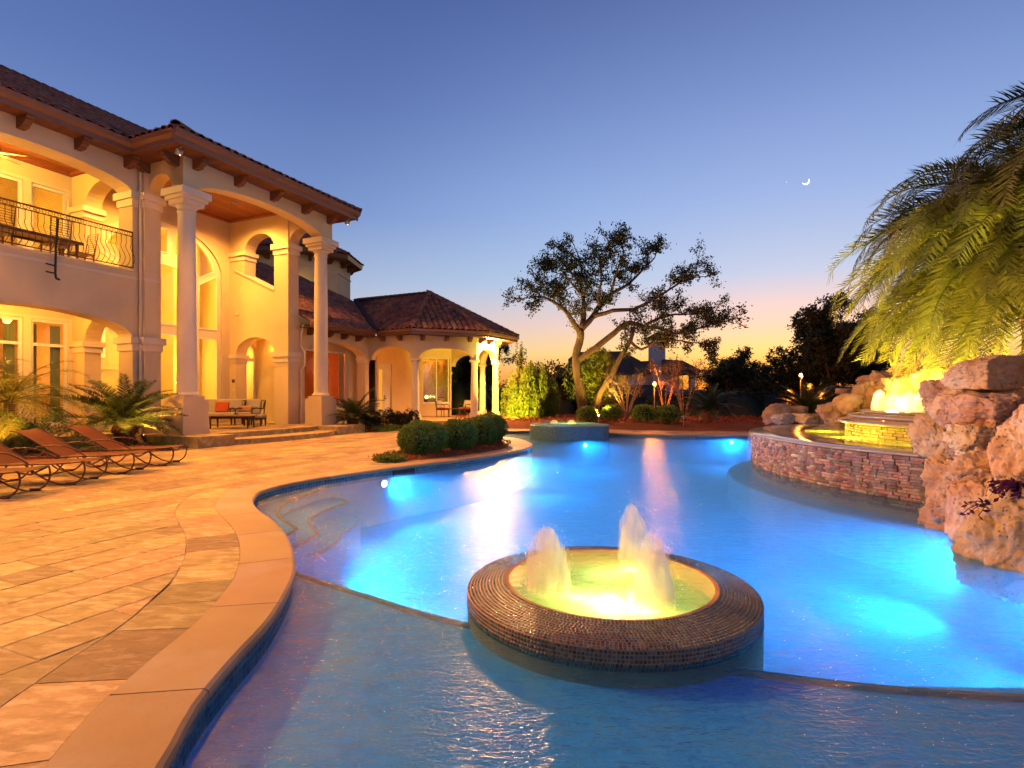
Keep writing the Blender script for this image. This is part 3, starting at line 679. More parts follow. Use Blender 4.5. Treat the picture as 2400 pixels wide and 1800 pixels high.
# ================================================================== RAISED SPILLWAY POOL
SCN = Vector((11.9, 11.2, 0))
sp = thing('spillway_pool', 'raised round pool of stacked brown ledger stone spilling over its rim beside the boulders', 'raised pool', SCN)
mm = MB(); mm.lathe([(6.36, -1.2), (6.36, .56)], 160, caps=False); mm.build('wall_core', M['mosaicgrout'], sp)
mm = MB(); mm.lathe([(5.2, .565), (6.44, .560), (6.47, .566), (6.475, .585), (6.46, .600), (6.0, .606), (5.25, .600), (5.2, .59), (5.2, .2)], 200, caps=False); mm.build('spill_rim', M['rim'], sp, smooth=True)
mm = MB(); mm.lathe([(4.1, .22), (5.22, .22)], 96, caps=False); mm.build('basin_floor', M['basin'], sp)
mm = MB(); mm.lathe([(4.2, .596), (5.26, .596)], 128, caps=False); mm.build('basin_water', M['spillwater'], sp)
def ledger(r0, z0, z1, hrow, a0, a1, lmin, lmax, name, mtl, cap, depth=.03):
    items = []; z = z0
    while z < z1-.01:
        hh = min(random.choice(hrow), z1-z); a = R(a0)
        while a < R(a1):
            w = random.uniform(lmin, lmax)/r0; am = a+w/2; pr = random.uniform(0, depth)
            en = Vector((math.cos(am), math.sin(am), 0)); et = Vector((-math.sin(am), math.cos(am), 0))
            items.append((en*(r0+pr-.02)+Vector((0, 0, z+hh/2)), et*(w*r0/2*.97), Vector((0, 0, hh/2*.93)), en*.02)); a += w
        z += hh
    items.sort(key=lambda q: ((q[0]+SCN)-Vector((0, 0, 1.5))).length)
    V8 = [(-1, -1, -1), (1, -1, -1), (1, 1, -1), (-1, 1, -1), (-.94, -.9, 1), (.94, -.9, 1), (.94, .9, 1), (-.94, .9, 1)]
    me = bpy.data.meshes.new(name); me.from_pydata(V8, [], TF); me.materials.append(M[mtl])
    for it in items[:cap]:
        place_obj(name, me, *it, sp)
    if len(items) > cap: spread(V8, TF, items[cap:], name+'s', M[mtl], sp)
ledger(6.40, -.30, .558, (.045, .05, .06), 118, 222, .09, .26, 'ledger_stone', 'ledger', 290)
ledger(4.34, .24, .90, (.05, .06, .07), 118, 240, .10, .28, 'tier_stone', 'ledgerwet', 290, .02)
mm = MB(); mm.lathe([(4.3, .2), (4.3, .88)], 120, caps=False); mm.build('tier_core', M['mosaicgrout'], sp)
mm = MB(); mm.lathe([(4.30, .86), (4.50, .865), (4.56, .885), (4.56, .915), (4.50, .935), (4.20, .94), (4.18, .99), (4.28, .995), (4.33, 1.015), (4.32, 1.04), (4.26, 1.052), (3.98, 1.056), (3.96, 1.10), (4.04, 1.108), (4.08, 1.122), (4.06, 1.142), (3.98, 1.152), (3.7, 1.152), (3.66, .8)], 160, caps=False)
mm.build('stepped_lip', M['rim'], sp, smooth=True)
mm = MB(); mm.lathe([(.01, .80), (3.68, .80)], 64, caps=False); mm.build('top_basin_floor', M['basin'], sp)
mm = MB(); mm.lathe([(.01, 1.135), (3.72, 1.135)], 96, caps=False); mm.build('top_basin_water', M['spillwater'], sp)
for px, Y, hh, w in ((2062, 13.6, .52, .36), (2096, 13.2, .42, .44), (2130, 12.8, .46, .46), (2162, 12.4, .44, .46), (2196, 12.0, .46, .42), (2236, 11.6, .46, .36)):
    jet('water_jet', ((px-1200)/F*Y, Y, 1.12), hh, w, sp, mtl='foam2')
# thin film of falling water
m_, t_, o_ = new_mat('falling_water'); L_ = t_.links.new
tc_ = N('ShaderNodeTexCoord', t_); mp_ = N('ShaderNodeMapping', t_); mp_.inputs['Scale'].default_value = (5, 5, .35); L_(tc_.outputs['Object'], mp_.inputs[0])
nz_ = N('ShaderNodeTexNoise', t_); nz_.inputs['Scale'].default_value = 1.6; nz_.inputs['Detail'].default_value = 5; L_(mp_.outputs[0], nz_.inputs['Vector'])
rp_ = N('ShaderNodeMapRange', t_); rp_.inputs[1].default_value = .44; rp_.inputs[2].default_value = .74; rp_.inputs[3].default_value = .04; rp_.inputs[4].default_value = .30; L_(nz_.outputs['Fac'], rp_.inputs[0])
tr_ = N('ShaderNodeBsdfTransparent', t_); df_ = N('ShaderNodeBsdfTranslucent', t_); df_.inputs[0].default_value = (.8, .85, .95, 1); d2_ = N('ShaderNodeBsdfDiffuse', t_); d2_.inputs[0].default_value = (.8, .85, .95, 1)
m0_ = N('ShaderNodeMixShader', t_); L_(df_.outputs[0], m0_.inputs[1]); L_(d2_.outputs[0], m0_.inputs[2]); ms_ = N('ShaderNodeMixShader', t_); L_(rp_.outputs[0], ms_.inputs[0]); L_(tr_.outputs[0], ms_.inputs[1]); L_(m0_.outputs[0], ms_.inputs[2]); L_(ms_.outputs[0], o_.inputs[0])
M['fall'] = m_
vs = []; fs = []; nn = 90
for i in range(nn+1):
    a = R(122+(216-122)*i/nn)
    for j in range(5):
        zz = .575-j*.172; rr = 6.475+.012*j+.010*math.sin(i*.9+j*.4); vs.append((rr*math.cos(a), rr*math.sin(a), zz))
for i in range(nn):
    for j in range(4): fs.append((i*5+j, i*5+j+1, (i+1)*5+j+1, (i+1)*5+j))
mm = MB(); mm.add(vs, fs); mm.build('water_film', M['fall'], sp, smooth=True)
# underwater bench round the spillway wall
mm = MB(); mm.lathe([(6.3, -.42), (6.95, -.42), (6.98, -.45), (6.98, -1.2)], 120, (SCN.x, SCN.y, 0), caps=False); tag(mm.build('underwater_bench', M['plaster']), kind='structure')

# ================================================================== SPA
SPC = Vector((2.2, 21.1, 0))
spa = thing('round_spa', 'raised round spa clad in blue mosaic at the far end of the pool', 'spa', SPC)
mm = MB(); mm.lathe([(1.53, -1.2), (1.53, .345), (1.525, .36), (1.50, .37)], 96, caps=False); mm.build('spa_wall', M['spatile'], spa, smooth=False)
mm = MB(); mm.lathe([(1.50, .37), (1.06, .43), (1.02, .42), (1.0, .0)], 96, caps=False); mm.build('spa_rim', M['spatile'], spa)
mm = MB(); mm.lathe([(.01, .05), (1.02, .05)], 48, caps=False); mm.build('spa_floor', M['basin'], spa)
mm = MB(); mm.lathe([(.01, .405), (1.03, .405)], 48, caps=False); mm.build('spa_water', M['fountwater'], spa)
for x, y in ((-.55, .3), (.15, .55)): jet('bubble', (SPC.x+x, SPC.y+y, .39), .14, .34, spa, mtl='foam2')
# ================================================================== UNDERWATER LAMPS
def pool_lamp(x, y, z, nrm, label):
    o = thing('pool_lamp', label, 'pool light', (x, y, z), math.atan2(nrm[1], nrm[0]), 'round underwater lights in the pool walls')
    mm = MB(); M4 = Matrix.Rotation(R(90), 4, 'Y')
    a = MB(); a.lathe([(.10, 0), (.10, .02), (.075, .03), (.07, .012), (.001, .012)], 24); a.v = [tuple(M4 @ Vector(p)) for p in a.v]; a.build('lamp_ring', M['chrome'], o)
    b = MB(); b.lathe([(.068, .014), (.04, .03), (.001, .034)], 24); b.v = [tuple(M4 @ Vector(p)) for p in b.v]; b.build('lens', M['poolglow'], o)
    return o
pool_lamp(-2.60, 11.12, -.30, (.75, -.66), 'lit underwater light in the bank left of the round hedges')
pool_lamp(-.10, 14.42, -.30, (.85, -.5), 'lit underwater light in the bank beside the round hedges')
pool_lamp(2.62, 19.60, -.30, (.25, -1), 'lit underwater light at the foot of the blue round spa')
pool_lamp(8.25, 20.58, -.28, (0, -1), 'lit underwater light in the far bank beside the spillway pool')
pool_lamp(-1.55, 4.98, -.62, (.55, .83), 'lit underwater light below the edge of the shallow shelf')
sk = MB(); 
for (x, y), (x2, y2) in (((-2.46, 11.34), (-2.10, 11.78)),):
    d = Vector((x2-x, y2-y, 0)).normalized(); nrm = Vector((d.y, -d.x, 0))
    a = Vector((x, y, 0))+nrm*.0; b = Vector((x2, y2, 0))+nrm*.0
    sk.add([a+nrm*.02+Vector((0, 0, -.20)), b+nrm*.02+Vector((0, 0, -.20)), b+nrm*.02+Vector((0, 0, -.065)), a+nrm*.02+Vector((0, 0, -.065)), a-nrm*.05+Vector((0, 0, -.2)), b-nrm*.05+Vector((0, 0, -.2)), b-nrm*.05+Vector((0, 0, -.065)), a-nrm*.05+Vector((0, 0, -.065))],
           [(0, 1, 2, 3), (4, 7, 6, 5), (0, 4, 5, 1), (1, 5, 6, 2), (2, 6, 7, 3), (3, 7, 4, 0)])
sk.build('skimmer_opening', M['dark'], wl)
# ================================================================== ROOF TILES
def tile_tmpl(w=.135, L=.40, n=4):
    v = []; 
    for y, rr, zz in ((0, w, .012), (L, w*.82, .0)):
        for i in range(n+1):
            a = PI*i/n; v.append((-rr*math.cos(a), y, zz+rr*.72*math.sin(a)))
    f = [(i, i+1, i+1+n+1, i+n+1) for i in range(n)]
    # thickness lip at the lower end
    o = len(v)
    for i in range(n+1):
        a = PI*i/n; v.append((-(w-.022)*math.cos(a), 0.0, .012+(w-.022)*.72*math.sin(a)-.004))
    f += [(i+1, i, o+i, o+i+1) for i in range(n)]
    return v, f
TLV, TLF = tile_tmpl()
tile_me = bpy.data.meshes.new('roof_tile'); tile_me.from_pydata(TLV, [], TLF); tile_me.materials.append(M['tile']); tile_me.shade_smooth()
def tile_items(poly, e, pitchx=.29, course=.34):
    P = [Vector(p) for p in poly]; e = Vector(e).normalized(); nrm = None
    for i in range(1, len(P)-1):
        c = (P[i]-P[0]).cross(P[i+1]-P[0])
        if c.length > .5: nrm = c.normalized(); break
    if nrm.z < 0: nrm = -nrm
    g = nrm.cross(e).normalized()
    if g.z < 0: g = -g; e = -e
    Q = [((p-P[0]).dot(e), (p-P[0]).dot(g)) for p in P]
    a0, a1 = min(q[0] for q in Q), max(q[0] for q in Q); b0, b1 = min(q[1] for q in Q), max(q[1] for q in Q); out = []
    b = b0-.04
    while b < b1:
        a = a0+pitchx*.5
        while a < a1:
            if pip((a, max(b+.2, b0+.02)), Q):
                out.append((P[0]+e*(a+random.uniform(-.006, .006))+g*(b+random.uniform(-.01, .01))+nrm*random.uniform(.015, .03), e, (g+nrm*.03).normalized(), nrm))
            a += pitchx
        b += course
    return out
def lay_tiles(parent, items, toworld, loc=None, cap=290):
    off_ = Vector((0, 0, 0)) if loc is None else Vector(loc)
    cp = Vector((0, 0, 1.5))
    def key(q):
        w = toworld(q[0]); d = (w-cp).length
        px = abs(w.x/w.y) if w.y > .1 else 9
        ax = 1 if loc is None else 1
        return d+(0 if px < .95 else 50)
    items.sort(key=key)
    for it in items[:cap]: place_obj('roof_tile', tile_me, *it, parent, off_)
    if len(items) > cap: spread(TLV, TLF, items[cap:], 'roof_tiles', M['tile'], parent, off=off_)
def ridge_items(p0, p1, step=.33):
    p0, p1 = Vector(p0), Vector(p1); d = (p1-p0); L = d.length; d.normalize(); x = d.cross(Vector((0, 0, 1))).normalized(); z = x.cross(d).normalized(); out = []
    if z.z < 0: z = -z; x = -x
    k = 0.0
    while k < L: out.append((p0+d*k+z*.06, x*1.1, d, z*1.1)); k += step
    return out
toH = lambda p: H(p[0], p[1], p[2])
same = lambda p: Vector(p)
CORB = [(0, 0), (.50, 0), (.50, -.07), (.46, -.10), (.47, -.14), (.40, -.17), (.38, -.21), (.30, -.235), (.24, -.30), (0, -.30)]
def corbel(parent, o, outd, side, w=.17, scale=1., world=False, m='eavewood'):
    mm = MB(); mm.plate([(a*scale, b*scale) for a, b in CORB], [], Vector(o)-Vector(side)*w/2, outd, (0, 0, 1), side, w)
    return mm.build('corbel', M[m], parent, world=world)

# ================================================================== VILLA
villa = thing('villa', 'two storey tan stucco villa with clay tile roof, tall columned portico and lit arched loggias', 'house', HO, HANG)
X1, Y1, Z1 = (1, 0, 0), (0, 1, 0), (0, 0, 1)
def notch(s0, s1, z0, z1, holes):
    """openings that reach the bottom edge become part of the outline"""
    low_ = sorted([h for h in holes if min(p[1] for p in h) < z0+.01], key=lambda h: h[0][0]); rest_ = [h for h in holes if not any(h is q for q in low_)]
    o = [(s0, z0)]
    for h in low_: o += [(h[0][0], z0)]+[p for p in h[1:-1]]+[(h[-1][0], z0)]
    return o+[(s1, z0), (s1, z1), (s0, z1)], rest_
def wall_s(t, th, s0, s1, z0, z1, holes, name='wall', m='stucco'):
    ol_, holes = notch(s0, s1, z0, z1, holes)
    mm = MB(); mm.plate(ol_, holes, (0, t, 0), X1, Z1, Y1, th); return mm.build(name, M[m], villa)
def wall_t(s, th, t0, t1, z0, z1, holes, name='wall', m='stucco'):
    ol_, holes = notch(t0, t1, z0, z1, holes)
    mm = MB(); mm.plate(ol_, holes, (s, 0, 0), Y1, Z1, X1, th); return mm.build(name, M[m], villa)
ZW = 8.62
# wing facade with two storeys of arches
bays = [(-5.1, -.24), (-10.6, -5.7)]
wall_s(1.92, .67, -14, .5, -.1, ZW+.1, [arch(a, b, .32, 3.25, .62) for a, b in bays]+[arch(a, b, 5.27, 7.65, .46) for a, b in bays])
wall_t(.0, .5, 1.72, 1.925, -.1, ZW+.1, [])                                   # pier stub of the side arch
wall_t(.12, .38, .16, 1.73, 7.66, ZW+.1, [arch(.64, 1.725, 7.661, 7.68, .56)])  # arch over the portico side
wall_t(-.1, .5, 2.58, 5.32, -.1, 9.2, [arch(2.62, 4.6, .32, 3.2, .85), arch(2.62, 4.6, 5.3, 7.57, .80)])
wall_s(.15, .52, .12, 6.38, 7.67, ZW+.1, [arch(.55, 5.9, 7.671, 7.675, .50)])  # portico entablature
wall_t(5.95, .5, .16, 1.96, 7.66, ZW+.1, [arch(.64, 1.94, 7.661, 7.68, .56)])
wall_t(5.9, .56, 1.95, 5.32, -.1, 9.2, [arch(2.72, 4.93, .32, 3.22, .72), [(2.72, 5.86), (2.72, 7.6)]+[(3.56-.84*math.cos(PI*i/14), 7.6+.66*math.sin(PI*i/14)) for i in range(1, 14)]+[(4.4, 7.6), (4.4, 6.62)]])
mm = MB(); mm.plate([(2.70, 5.79), (2.70, 5.86), (4.95, 6.87), (4.95, 6.80)], [], (5.86, 0, 0), Y1, Z1, X1, .64); mm.build('sloped_sill', M['trim'], villa)
# imposts and capitals
def cap(rct, z, h=.42, e=.07, name='impost_moulding'):
    s0, s1, t0, t1 = rct; mm = MB()
    mm.box(s0-e*.55, s1+e*.55, t0-e*.55, t1+e*.55, z-h, z-h*.48); mm.box(s0-e*1.5, s1+e*1.5, t0-e*1.5, t1+e*1.5, z-h*.48+.001, z)
    return mm.build(name, M['trim'], villa)
for z in (3.27, 7.68):
    cap((-.24, .0, 1.92, 2.59), z); cap((.0, .5, 1.72, 2.60), z-.003); cap((-.1, .4, 4.6, 5.3), z-.02, .36)
    cap((-5.7, -5.1, 1.92, 2.59), z)
    cap((5.9, 6.46, 1.95, 2.70), z-.001)
cap((5.9, 6.46, 4.93, 5.3), 3.24, .34, .05); cap((5.9, 6.46, 4.4, 5.3), 7.6, .36, .06)
mm = MB(); mm.box(-14, .0, 1.895, 1.925, 5.02, 5.09); mm.box(-14, -.24, 1.86, 2.62, 5.24, 5.29); mm.box(-.025, .5, 1.70, 1.74, 5.02, 5.09); mm.build('string_course', M['trim'], villa)
# rear wall behind loggias and portico
GW = [(.55, .35)]
gw = arch(.55, 5.5, .36, 6.45, 1.72, 28)
wall_s(5.3, .3, -14, 6.0, -.1, 9.2, [gw, rect(-1.22, -.2, .55, 3.9), rect(-2.65, -1.42, .55, 3.9), rect(-4.3, -3.2, .55, 3.9), rect(-1.22, -.2, 5.6, 8.15), rect(-2.65, -1.42, 5.6, 8.15), rect(-4.3, -3.2, 5.6, 8.15)])
def window(s0, s1, z0, z1, t, splits=(), fr=.07, bl=False, cur=False, name='window'):
    hz = []; zs = [z0+fr]+[v for q in splits for v in (q-fr/2, q+fr/2)]+[z1-fr]
    for k in range(0, len(zs), 2): hz.append(rect(s0+fr, s1-fr, zs[k], zs[k+1]))
    mm = MB(); mm.plate(rect(s0, s1, z0, z1), hz, (0, t, 0), X1, Z1, Y1, .07); w = mm.build(name, M['whiteframe'], villa)
    mm = MB(); mm.plate(rect(s0+fr*.6, s1-fr*.6, z0+fr*.6, z1-fr*.6), [], (0, t+.04, 0), X1, Z1, Y1, .008); mm.build('pane', M['glass'], w)
    mm = MB(); e = .10; mm.plate(rect(s0-e, s1+e, z0-e, z1+e), [rect(s0+.004, s1-.004, z0+.004, z1-.004)], (0, 5.262, 0), X1, Z1, Y1, .037) if t > 5 else None
    if t > 5: mm.build('casing', M['trim'], w)
    if bl:
        mm = MB(); z = z0+.1
        while z < z1-.08: mm.add([(s0+.1, t+.10, z), (s1-.1, t+.10, z), (s1-.1, t+.13, z+.035), (s0+.1, t+.13, z+.035)], [(0, 1, 2, 3)]); z += .055
        b_ = mm.build('blind_slats', M['blind'], w); b_['kind'] = 'stuff'
    if cur:
        for sgn, c in ((1, s1-.25), (-1, s0+.12)):
            mm = MB(); n = 14; mm.add([(c-.14+.28*i/n, t+.2+.03*math.sin(i*2.2), z) for z in (z0, z1-.15) for i in range(n+1)], [(i, i+1, i+n+2, i+n+1) for i in range(n)]); mm.build('curtain', M['curtain'], w)
    return w
for a, b in ((-1.22, -.2), (-2.65, -1.42), (-4.3, -3.2)):
    window(a, b, .55, 3.9, 5.34, (3.1,), .09, cur=True); window(a, b, 5.6, 8.15, 5.34, (), .09, bl=True)
# great arched window
def mir(l): return [(6.06-a, b) for a, b in reversed(l)]
fanR = [(4.33, 6.42), (4.47, 6.24), (5.16, 6.62), (5.06, 6.96), (4.88, 7.26), (4.64, 7.52), (4.33, 7.74)]
midR = [(4.47, 4.2), (5.30, 4.2), (5.30, 6.45), (5.28, 6.5), (4.47, 6.02)]
holes = [rect(.76, 1.60, .55, 3.86), rect(1.78, 4.28, .55, 3.86), rect(4.47, 5.30, .55, 3.86), arch(1.78, 4.28, 4.2, 5.7, .85), midR, mir(midR), fanR, mir(fanR), rect(3.40, 4.12, 6.95, 7.80), rect(2.66, 3.18, 6.95, 7.92), rect(1.95, 2.46, 6.95, 7.80)]
mm = MB(); mm.plate(arch(.56, 5.49, .37, 6.45, 1.70, 28), holes, (0, 5.32, 0), X1, Z1, Y1, .12); gwin = mm.build('arched_window', M['trim'], villa)
mm = MB(); mm.plate(arch(.62, 5.43, .42, 6.4, 1.68, 28), [], (0, 5.39, 0), X1, Z1, Y1, .01); mm.build('pane', M['glass'], gwin)
for hl in holes:
    mm = MB(); c = Vector((sum(p[0] for p in hl)/len(hl), sum(p[1] for p in hl)/len(hl))); inn = [tuple(c+(Vector(p)-c)*(1-.045/max((Vector(p)-c).length, .2))) for p in hl]
    mm.plate(hl, [inn], (0, 5.298, 0), X1, Z1, Y1, .03); mm.build('muntin', M['whiteframe'], gwin)
outr = arch(.42, 5.63, .33, 6.45, 1.85, 28)
mm = MB(); mm.plate(outr, [arch(.56, 5.49, .331, 6.45, 1.71, 28)], (0, 5.255, 0), X1, Z1, Y1, .044); mm.build('arch_surround', M['stucco'], villa)
# rooms behind the glass
def room(s0, s1, t0, t1, z0, z1, m, name='room_shell'):
    mm = MB(); v = [(s, t, z) for z in (z0, z1) for t in (t0, t1) for s in (s0, s1)]
    mm.add(v, [(0, 1, 3, 2), (4, 6, 7, 5), (2, 3, 7, 6), (0, 2, 6, 4), (1, 5, 7, 3)]); return mm.build(name, M[m], villa)
room(-.05, 6.35, 5.61, 10.6, .33, 9.1, 'room', 'great_room')
room(-5.2, -.12, 5.61, 9.0, .33, 4.5, 'orangeroom', 'lower_room'); room(-5.2, -.12, 5.61, 9.0, 5.3, 8.9, 'orangeroom', 'upper_room')
mm = MB(); mm.box(1.2, 4.3, 10.0, 10.58, .34, 2.6); mm.box(1.0, 4.5, 9.85, 10.58, 2.6, 2.85); mm.box(1.6, 3.9, 10.25, 10.58, 2.85, 5.4); mm.box(1.1, 4.4, 10.1, 10.58, 5.4, 5.65)
fp = mm.build('fireplace', M['mantel'], villa); mm = MB(); mm.box(2.1, 3.4, 9.97, 10.0, .5, 1.6); mm.build('firebox', M['black'], fp)
mm = MB(); mm.plate(arch(1.75, 3.75, 3.1, 4.5, .6), [arch(1.95, 3.55, 3.2, 4.45, .5)], (0, 10.18, 0), X1, Z1, Y1, .07); mm.build('overmantel_arch', M['whiteframe'], fp)
mm = MB(); mm.box(-.04, 6.34, 10.45, 10.6, 4.4, 4.65); mm.box(5.2, 5.6, 7.5, 7.9, .33, 9.1); mm.box(-.04, 6.34, 10.4, 10.6, 8.2, 8.4); mm.build('room_moulding', M['mantel'], villa)
# floors, ceilings
mm = MB(); mm.prism([(-14, 1.96), (-14, 5.32), (6.4, 5.32), (6.4, 2.0), (7.2, 2.0), (7.2, -.02), (6.9, -1.1), (5.35, -1.1), (5.30, -.20), (4.4, -.36), (3.1, -.42), (1.8, -.38), (.9, -.24), (.86, -1.1), (-.35, -1.1), (-.35, 1.96)], -.02, .32)
mm.build('portico_floor', M['slab'], villa)
st = spline([(.862, -1.0), (1.4, -1.22), (2.2, -1.34), (3.1, -1.38), (4.0, -1.34), (4.8, -1.22), (5.348, -1.0)], .3, closed=False)
mm = MB(); mm.prism([(p.x, p.y) for p in st]+[(5.29, .1), (.9, .1)], -.02, .16); mm.build('step', M['slab'], villa)
def slabfloor(parent, poly, z, name='floor_slab', sz=(.46, .62), frame=(0, 0), m='slab', world=False, cap=999):
    xs = [p[0] for p in poly]; ys = [p[1] for p in poly]; y = min(ys)
    while y < max(ys):
        x = min(xs)-random.random()*.5
        while x < max(xs):
            w = random.choice((.46, .62, .8)); q = [(x+.004, y+.004), (x+w-.004, y+.004), (x+w-.004, y+sz[0]-.004), (x+.004, y+sz[0]-.004)]; x += w
            if all(pip(p, poly) for p in q):
                mm = MB(); mm.prism(q, z-.01, z+random.uniform(.002, .004)); mm.build(name, M[m], parent)
        y += sz[0]
slabfloor(villa, [(-.34, -1.09), (.85, -1.09), (.9, -.3), (3.1, -.44), (5.3, -.3), (5.36, -1.09), (6.88, -1.09), (7.1, 1.9), (5.8, 1.9), (5.8, 5.2), (.5, 5.2), (.5, 1.7), (-.3, 1.7)], .32)
mm = MB(); mm.box(-14, -.11, 2.6, 5.29, 4.6, 5.27); mm.build('balcony_slab', M['stucco'], villa)
def boards(name, s0, s1, t0, t1, z, along_s=True, w=.12, m='ceilwood', parent=None):
    mm = MB(); mm.r = []; k = t0 if along_s else s0; e = t1 if along_s else s1
    while k < e:
        k2 = min(k+w-.008, e)
        if along_s: mm.box(s0, s1, k, k2, z, z+.02)
        else: mm.box(k, k2, t0, t1, z, z+.02)
        k += w
    o = mm.build(name, M[m], parent or villa); o['kind'] = 'stuff'; return o
boards('ceiling_boards', -14, -.11, 2.6, 5.29, 8.80, True, .11); boards('ceiling_boards', .41, 5.94, .68, 5.29, 9.0, True, .11)
mm = MB(); mm.box(-14, 6.4, 1.95, 5.6, 9.03, 9.08); mm.box(.12, 6.4, .2, 1.95, 9.03, 9.08); mm.build('ceiling_deck', M['stucco'], villa)
for a, b, c, d, z in ((-14, -.11, 2.6, 5.29, 8.70), (.41, 5.9, .68, 5.29, 8.90)):
    mm = MB(); mm.plate(rect(a, b, c, d), [rect(a+.12, b-.12, c+.12, d-.12)], (0, 0, z), X1, Y1, Z1, .1); mm.build('ceiling_trim', M['ceilwood'], villa)
for s, t in ((1.4, 3.2), (4.4, 3.2)):
    mm = MB(); mm.lathe([(.11, 0), (.11, .03), (.08, .03), (.07, .0)], 20, (s, t, 8.97), caps=False); mm.build('downlight', M['whiteframe'], villa)
# passage with glazed door, beside the portico
mm = MB(); mm.plate(rect(6.46, 7.5, 0, 4.4), [arch(6.56, 7.30, .33, 3.25, .55)], (0, 5.3, 0), X1, Z1, Y1, .2); mm.build('wall', M['stucco'], villa)
mm = MB(); mm.plate(arch(6.57, 7.29, .34, 3.25, .54), [rect(6.66, 7.20, .55, 3.02), arch(6.66, 7.20, 3.16, 3.3, .38)], (0, 5.36, 0), X1, Z1, Y1, .06); dr = mm.build('glazed_door', M['whiteframe'], villa)
mm = MB(); mm.plate(arch(6.6, 7.26, .4, 3.2, .5), [], (0, 5.385, 0), X1, Z1, Y1, .01); mm.build('pane', M['glass'], dr)
wall_t(7.32, .12, 3.0, 5.3, -.1, 4.4, []); room(6.45, 7.40, 5.51, 8.2, .33, 4.4, 'room', 'hall')
mm = MB(); mm.box(6.3, 7.5, 1.9, 5.35, 4.28, 4.34); mm.box(6.3, 7.4, 1.96, 5.35, .2, .3); mm.build('passage_shell', M['stucco'], villa)
for z, w, c in ((2.1, .14, 'furn'), (1.72, .12, 'trim')):
    mm = MB(); mm.box(5.88, 5.90, 5.06-w/2, 5.06+w/2, z-w/2, z+w/2); mm.build('wall_plate', M[c], villa)
mm = MB(); mm.box(5.86, 5.90, 4.75, 4.90, 4.9, 5.08); mm.build('wall_box', M['trim'], villa)
# low wing towards the pavilion
wall_s(1.95, .5, 6.46, 11.05, -.1, 4.5, [arch(6.8, 10.75, .26, 3.27, .62)])
wall_s(2.92, .2, 7.32, 11.6, -.1, 4.5, [rect(7.5, 10.62, .9, 3.58)])
mm = MB(); mm.plate(rect(7.5, 10.62, .9, 3.58), [rect(7.6, 8.85, 1.0, 3.5), rect(8.97, 10.54, 1.0, 3.5)], (0, 2.95, 0), X1, Z1, Y1, .07); w = mm.build('window', M['whiteframe'], villa)
mm = MB(); mm.plate(rect(7.56, 10.58, .95, 3.54), [], (0, 2.99, 0), X1, Z1, Y1, .008); mm.build('pane', M['glass'], w)
for c in (7.8, 10.4):
    mm = MB(); n = 14; mm.add([(c-.16+.32*i/n, 3.15+.03*math.sin(i*2.2), z) for z in (.9, 3.5) for i in range(n+1)], [(i, i+1, i+n+2, i+n+1) for i in range(n)]); mm.build('curtain', M['orangeroom'], w)
room(7.42, 12.5, 3.13, 7.6, .3, 4.3, 'redroom', 'red_room')
mm = MB(); mm.box(7.4, 11.4, 2.46, 2.9, 4.2, 4.26); mm.box(6.6, 11.2, 2.45, 2.95, .0, .24); mm.build('bay_shell', M['stucco'], villa)
mm = MB(); mm.box(6.4, 10.8, 1.93, 2.9, .80, .86); mm.build('bay_sill', M['trim'], villa)
cap((10.75, 11.05, 1.95, 2.45), 3.29, .2, .03)
mm = MB(); mm.tube([(6.62, 1.80, 4.45), (6.60, 1.86, 4.30), (6.56, 1.90, 4.1), (6.54, 1.90, 3.5), (6.62, 1.76, 3.3), (6.62, 1.76, 2.75), (6.54, 1.90, 2.55), (6.54, 1.90, .32)], .05, 8); mm.build('downspout', M['trim'], villa)
mm = MB(); mm.tube([(.06, 1.66, 8.6), (.06, 1.66, 5.15)], .0, 6) if False else None
mm = MB(); mm.tube([(-.05, 1.84, 8.5), (-.05, 1.84, .2)], .045, 8); mm.build('downspout', M['trim'], villa)
# columns
def column(s, t):
    mm = MB(); mm.box(s-.42, s+.42, t-.42, t+.42, .32, 1.36); mm.box(s-.34, s+.34, t-.34, t+.34, 1.36, 1.46); mm.box(s-.44, s+.44, t-.44, t+.44, .32, .36); c = mm.build('column', M['stucco'], villa)
    mm = MB(); mm.lathe([(.33, 1.46), (.345, 1.50), (.33, 1.54), (.29, 1.56), (.285, 1.60), (.272, 1.64), (.268, 2.5), (.26, 4.5), (.235, 6.95), (.235, 7.0), (.26, 7.02), (.26, 7.05), (.24, 7.07), (.24, 7.12), (.30, 7.18), (.315, 7.22)], 32, (s, t, 0)); mm.build('shaft', M['trim'], c, smooth=True)
    mm = MB(); mm.box(s-.34, s+.34, t-.34, t+.34, 7.22, 7.36); mm.box(s-.41, s+.41, t-.41, t+.41, 7.361, 7.47); mm.box(s-.48, s+.48, t-.48, t+.48, 7.471, 7.67); mm.build('capital', M['trim'], c)
    return c
column(.42, .42); column(6.10, .42)
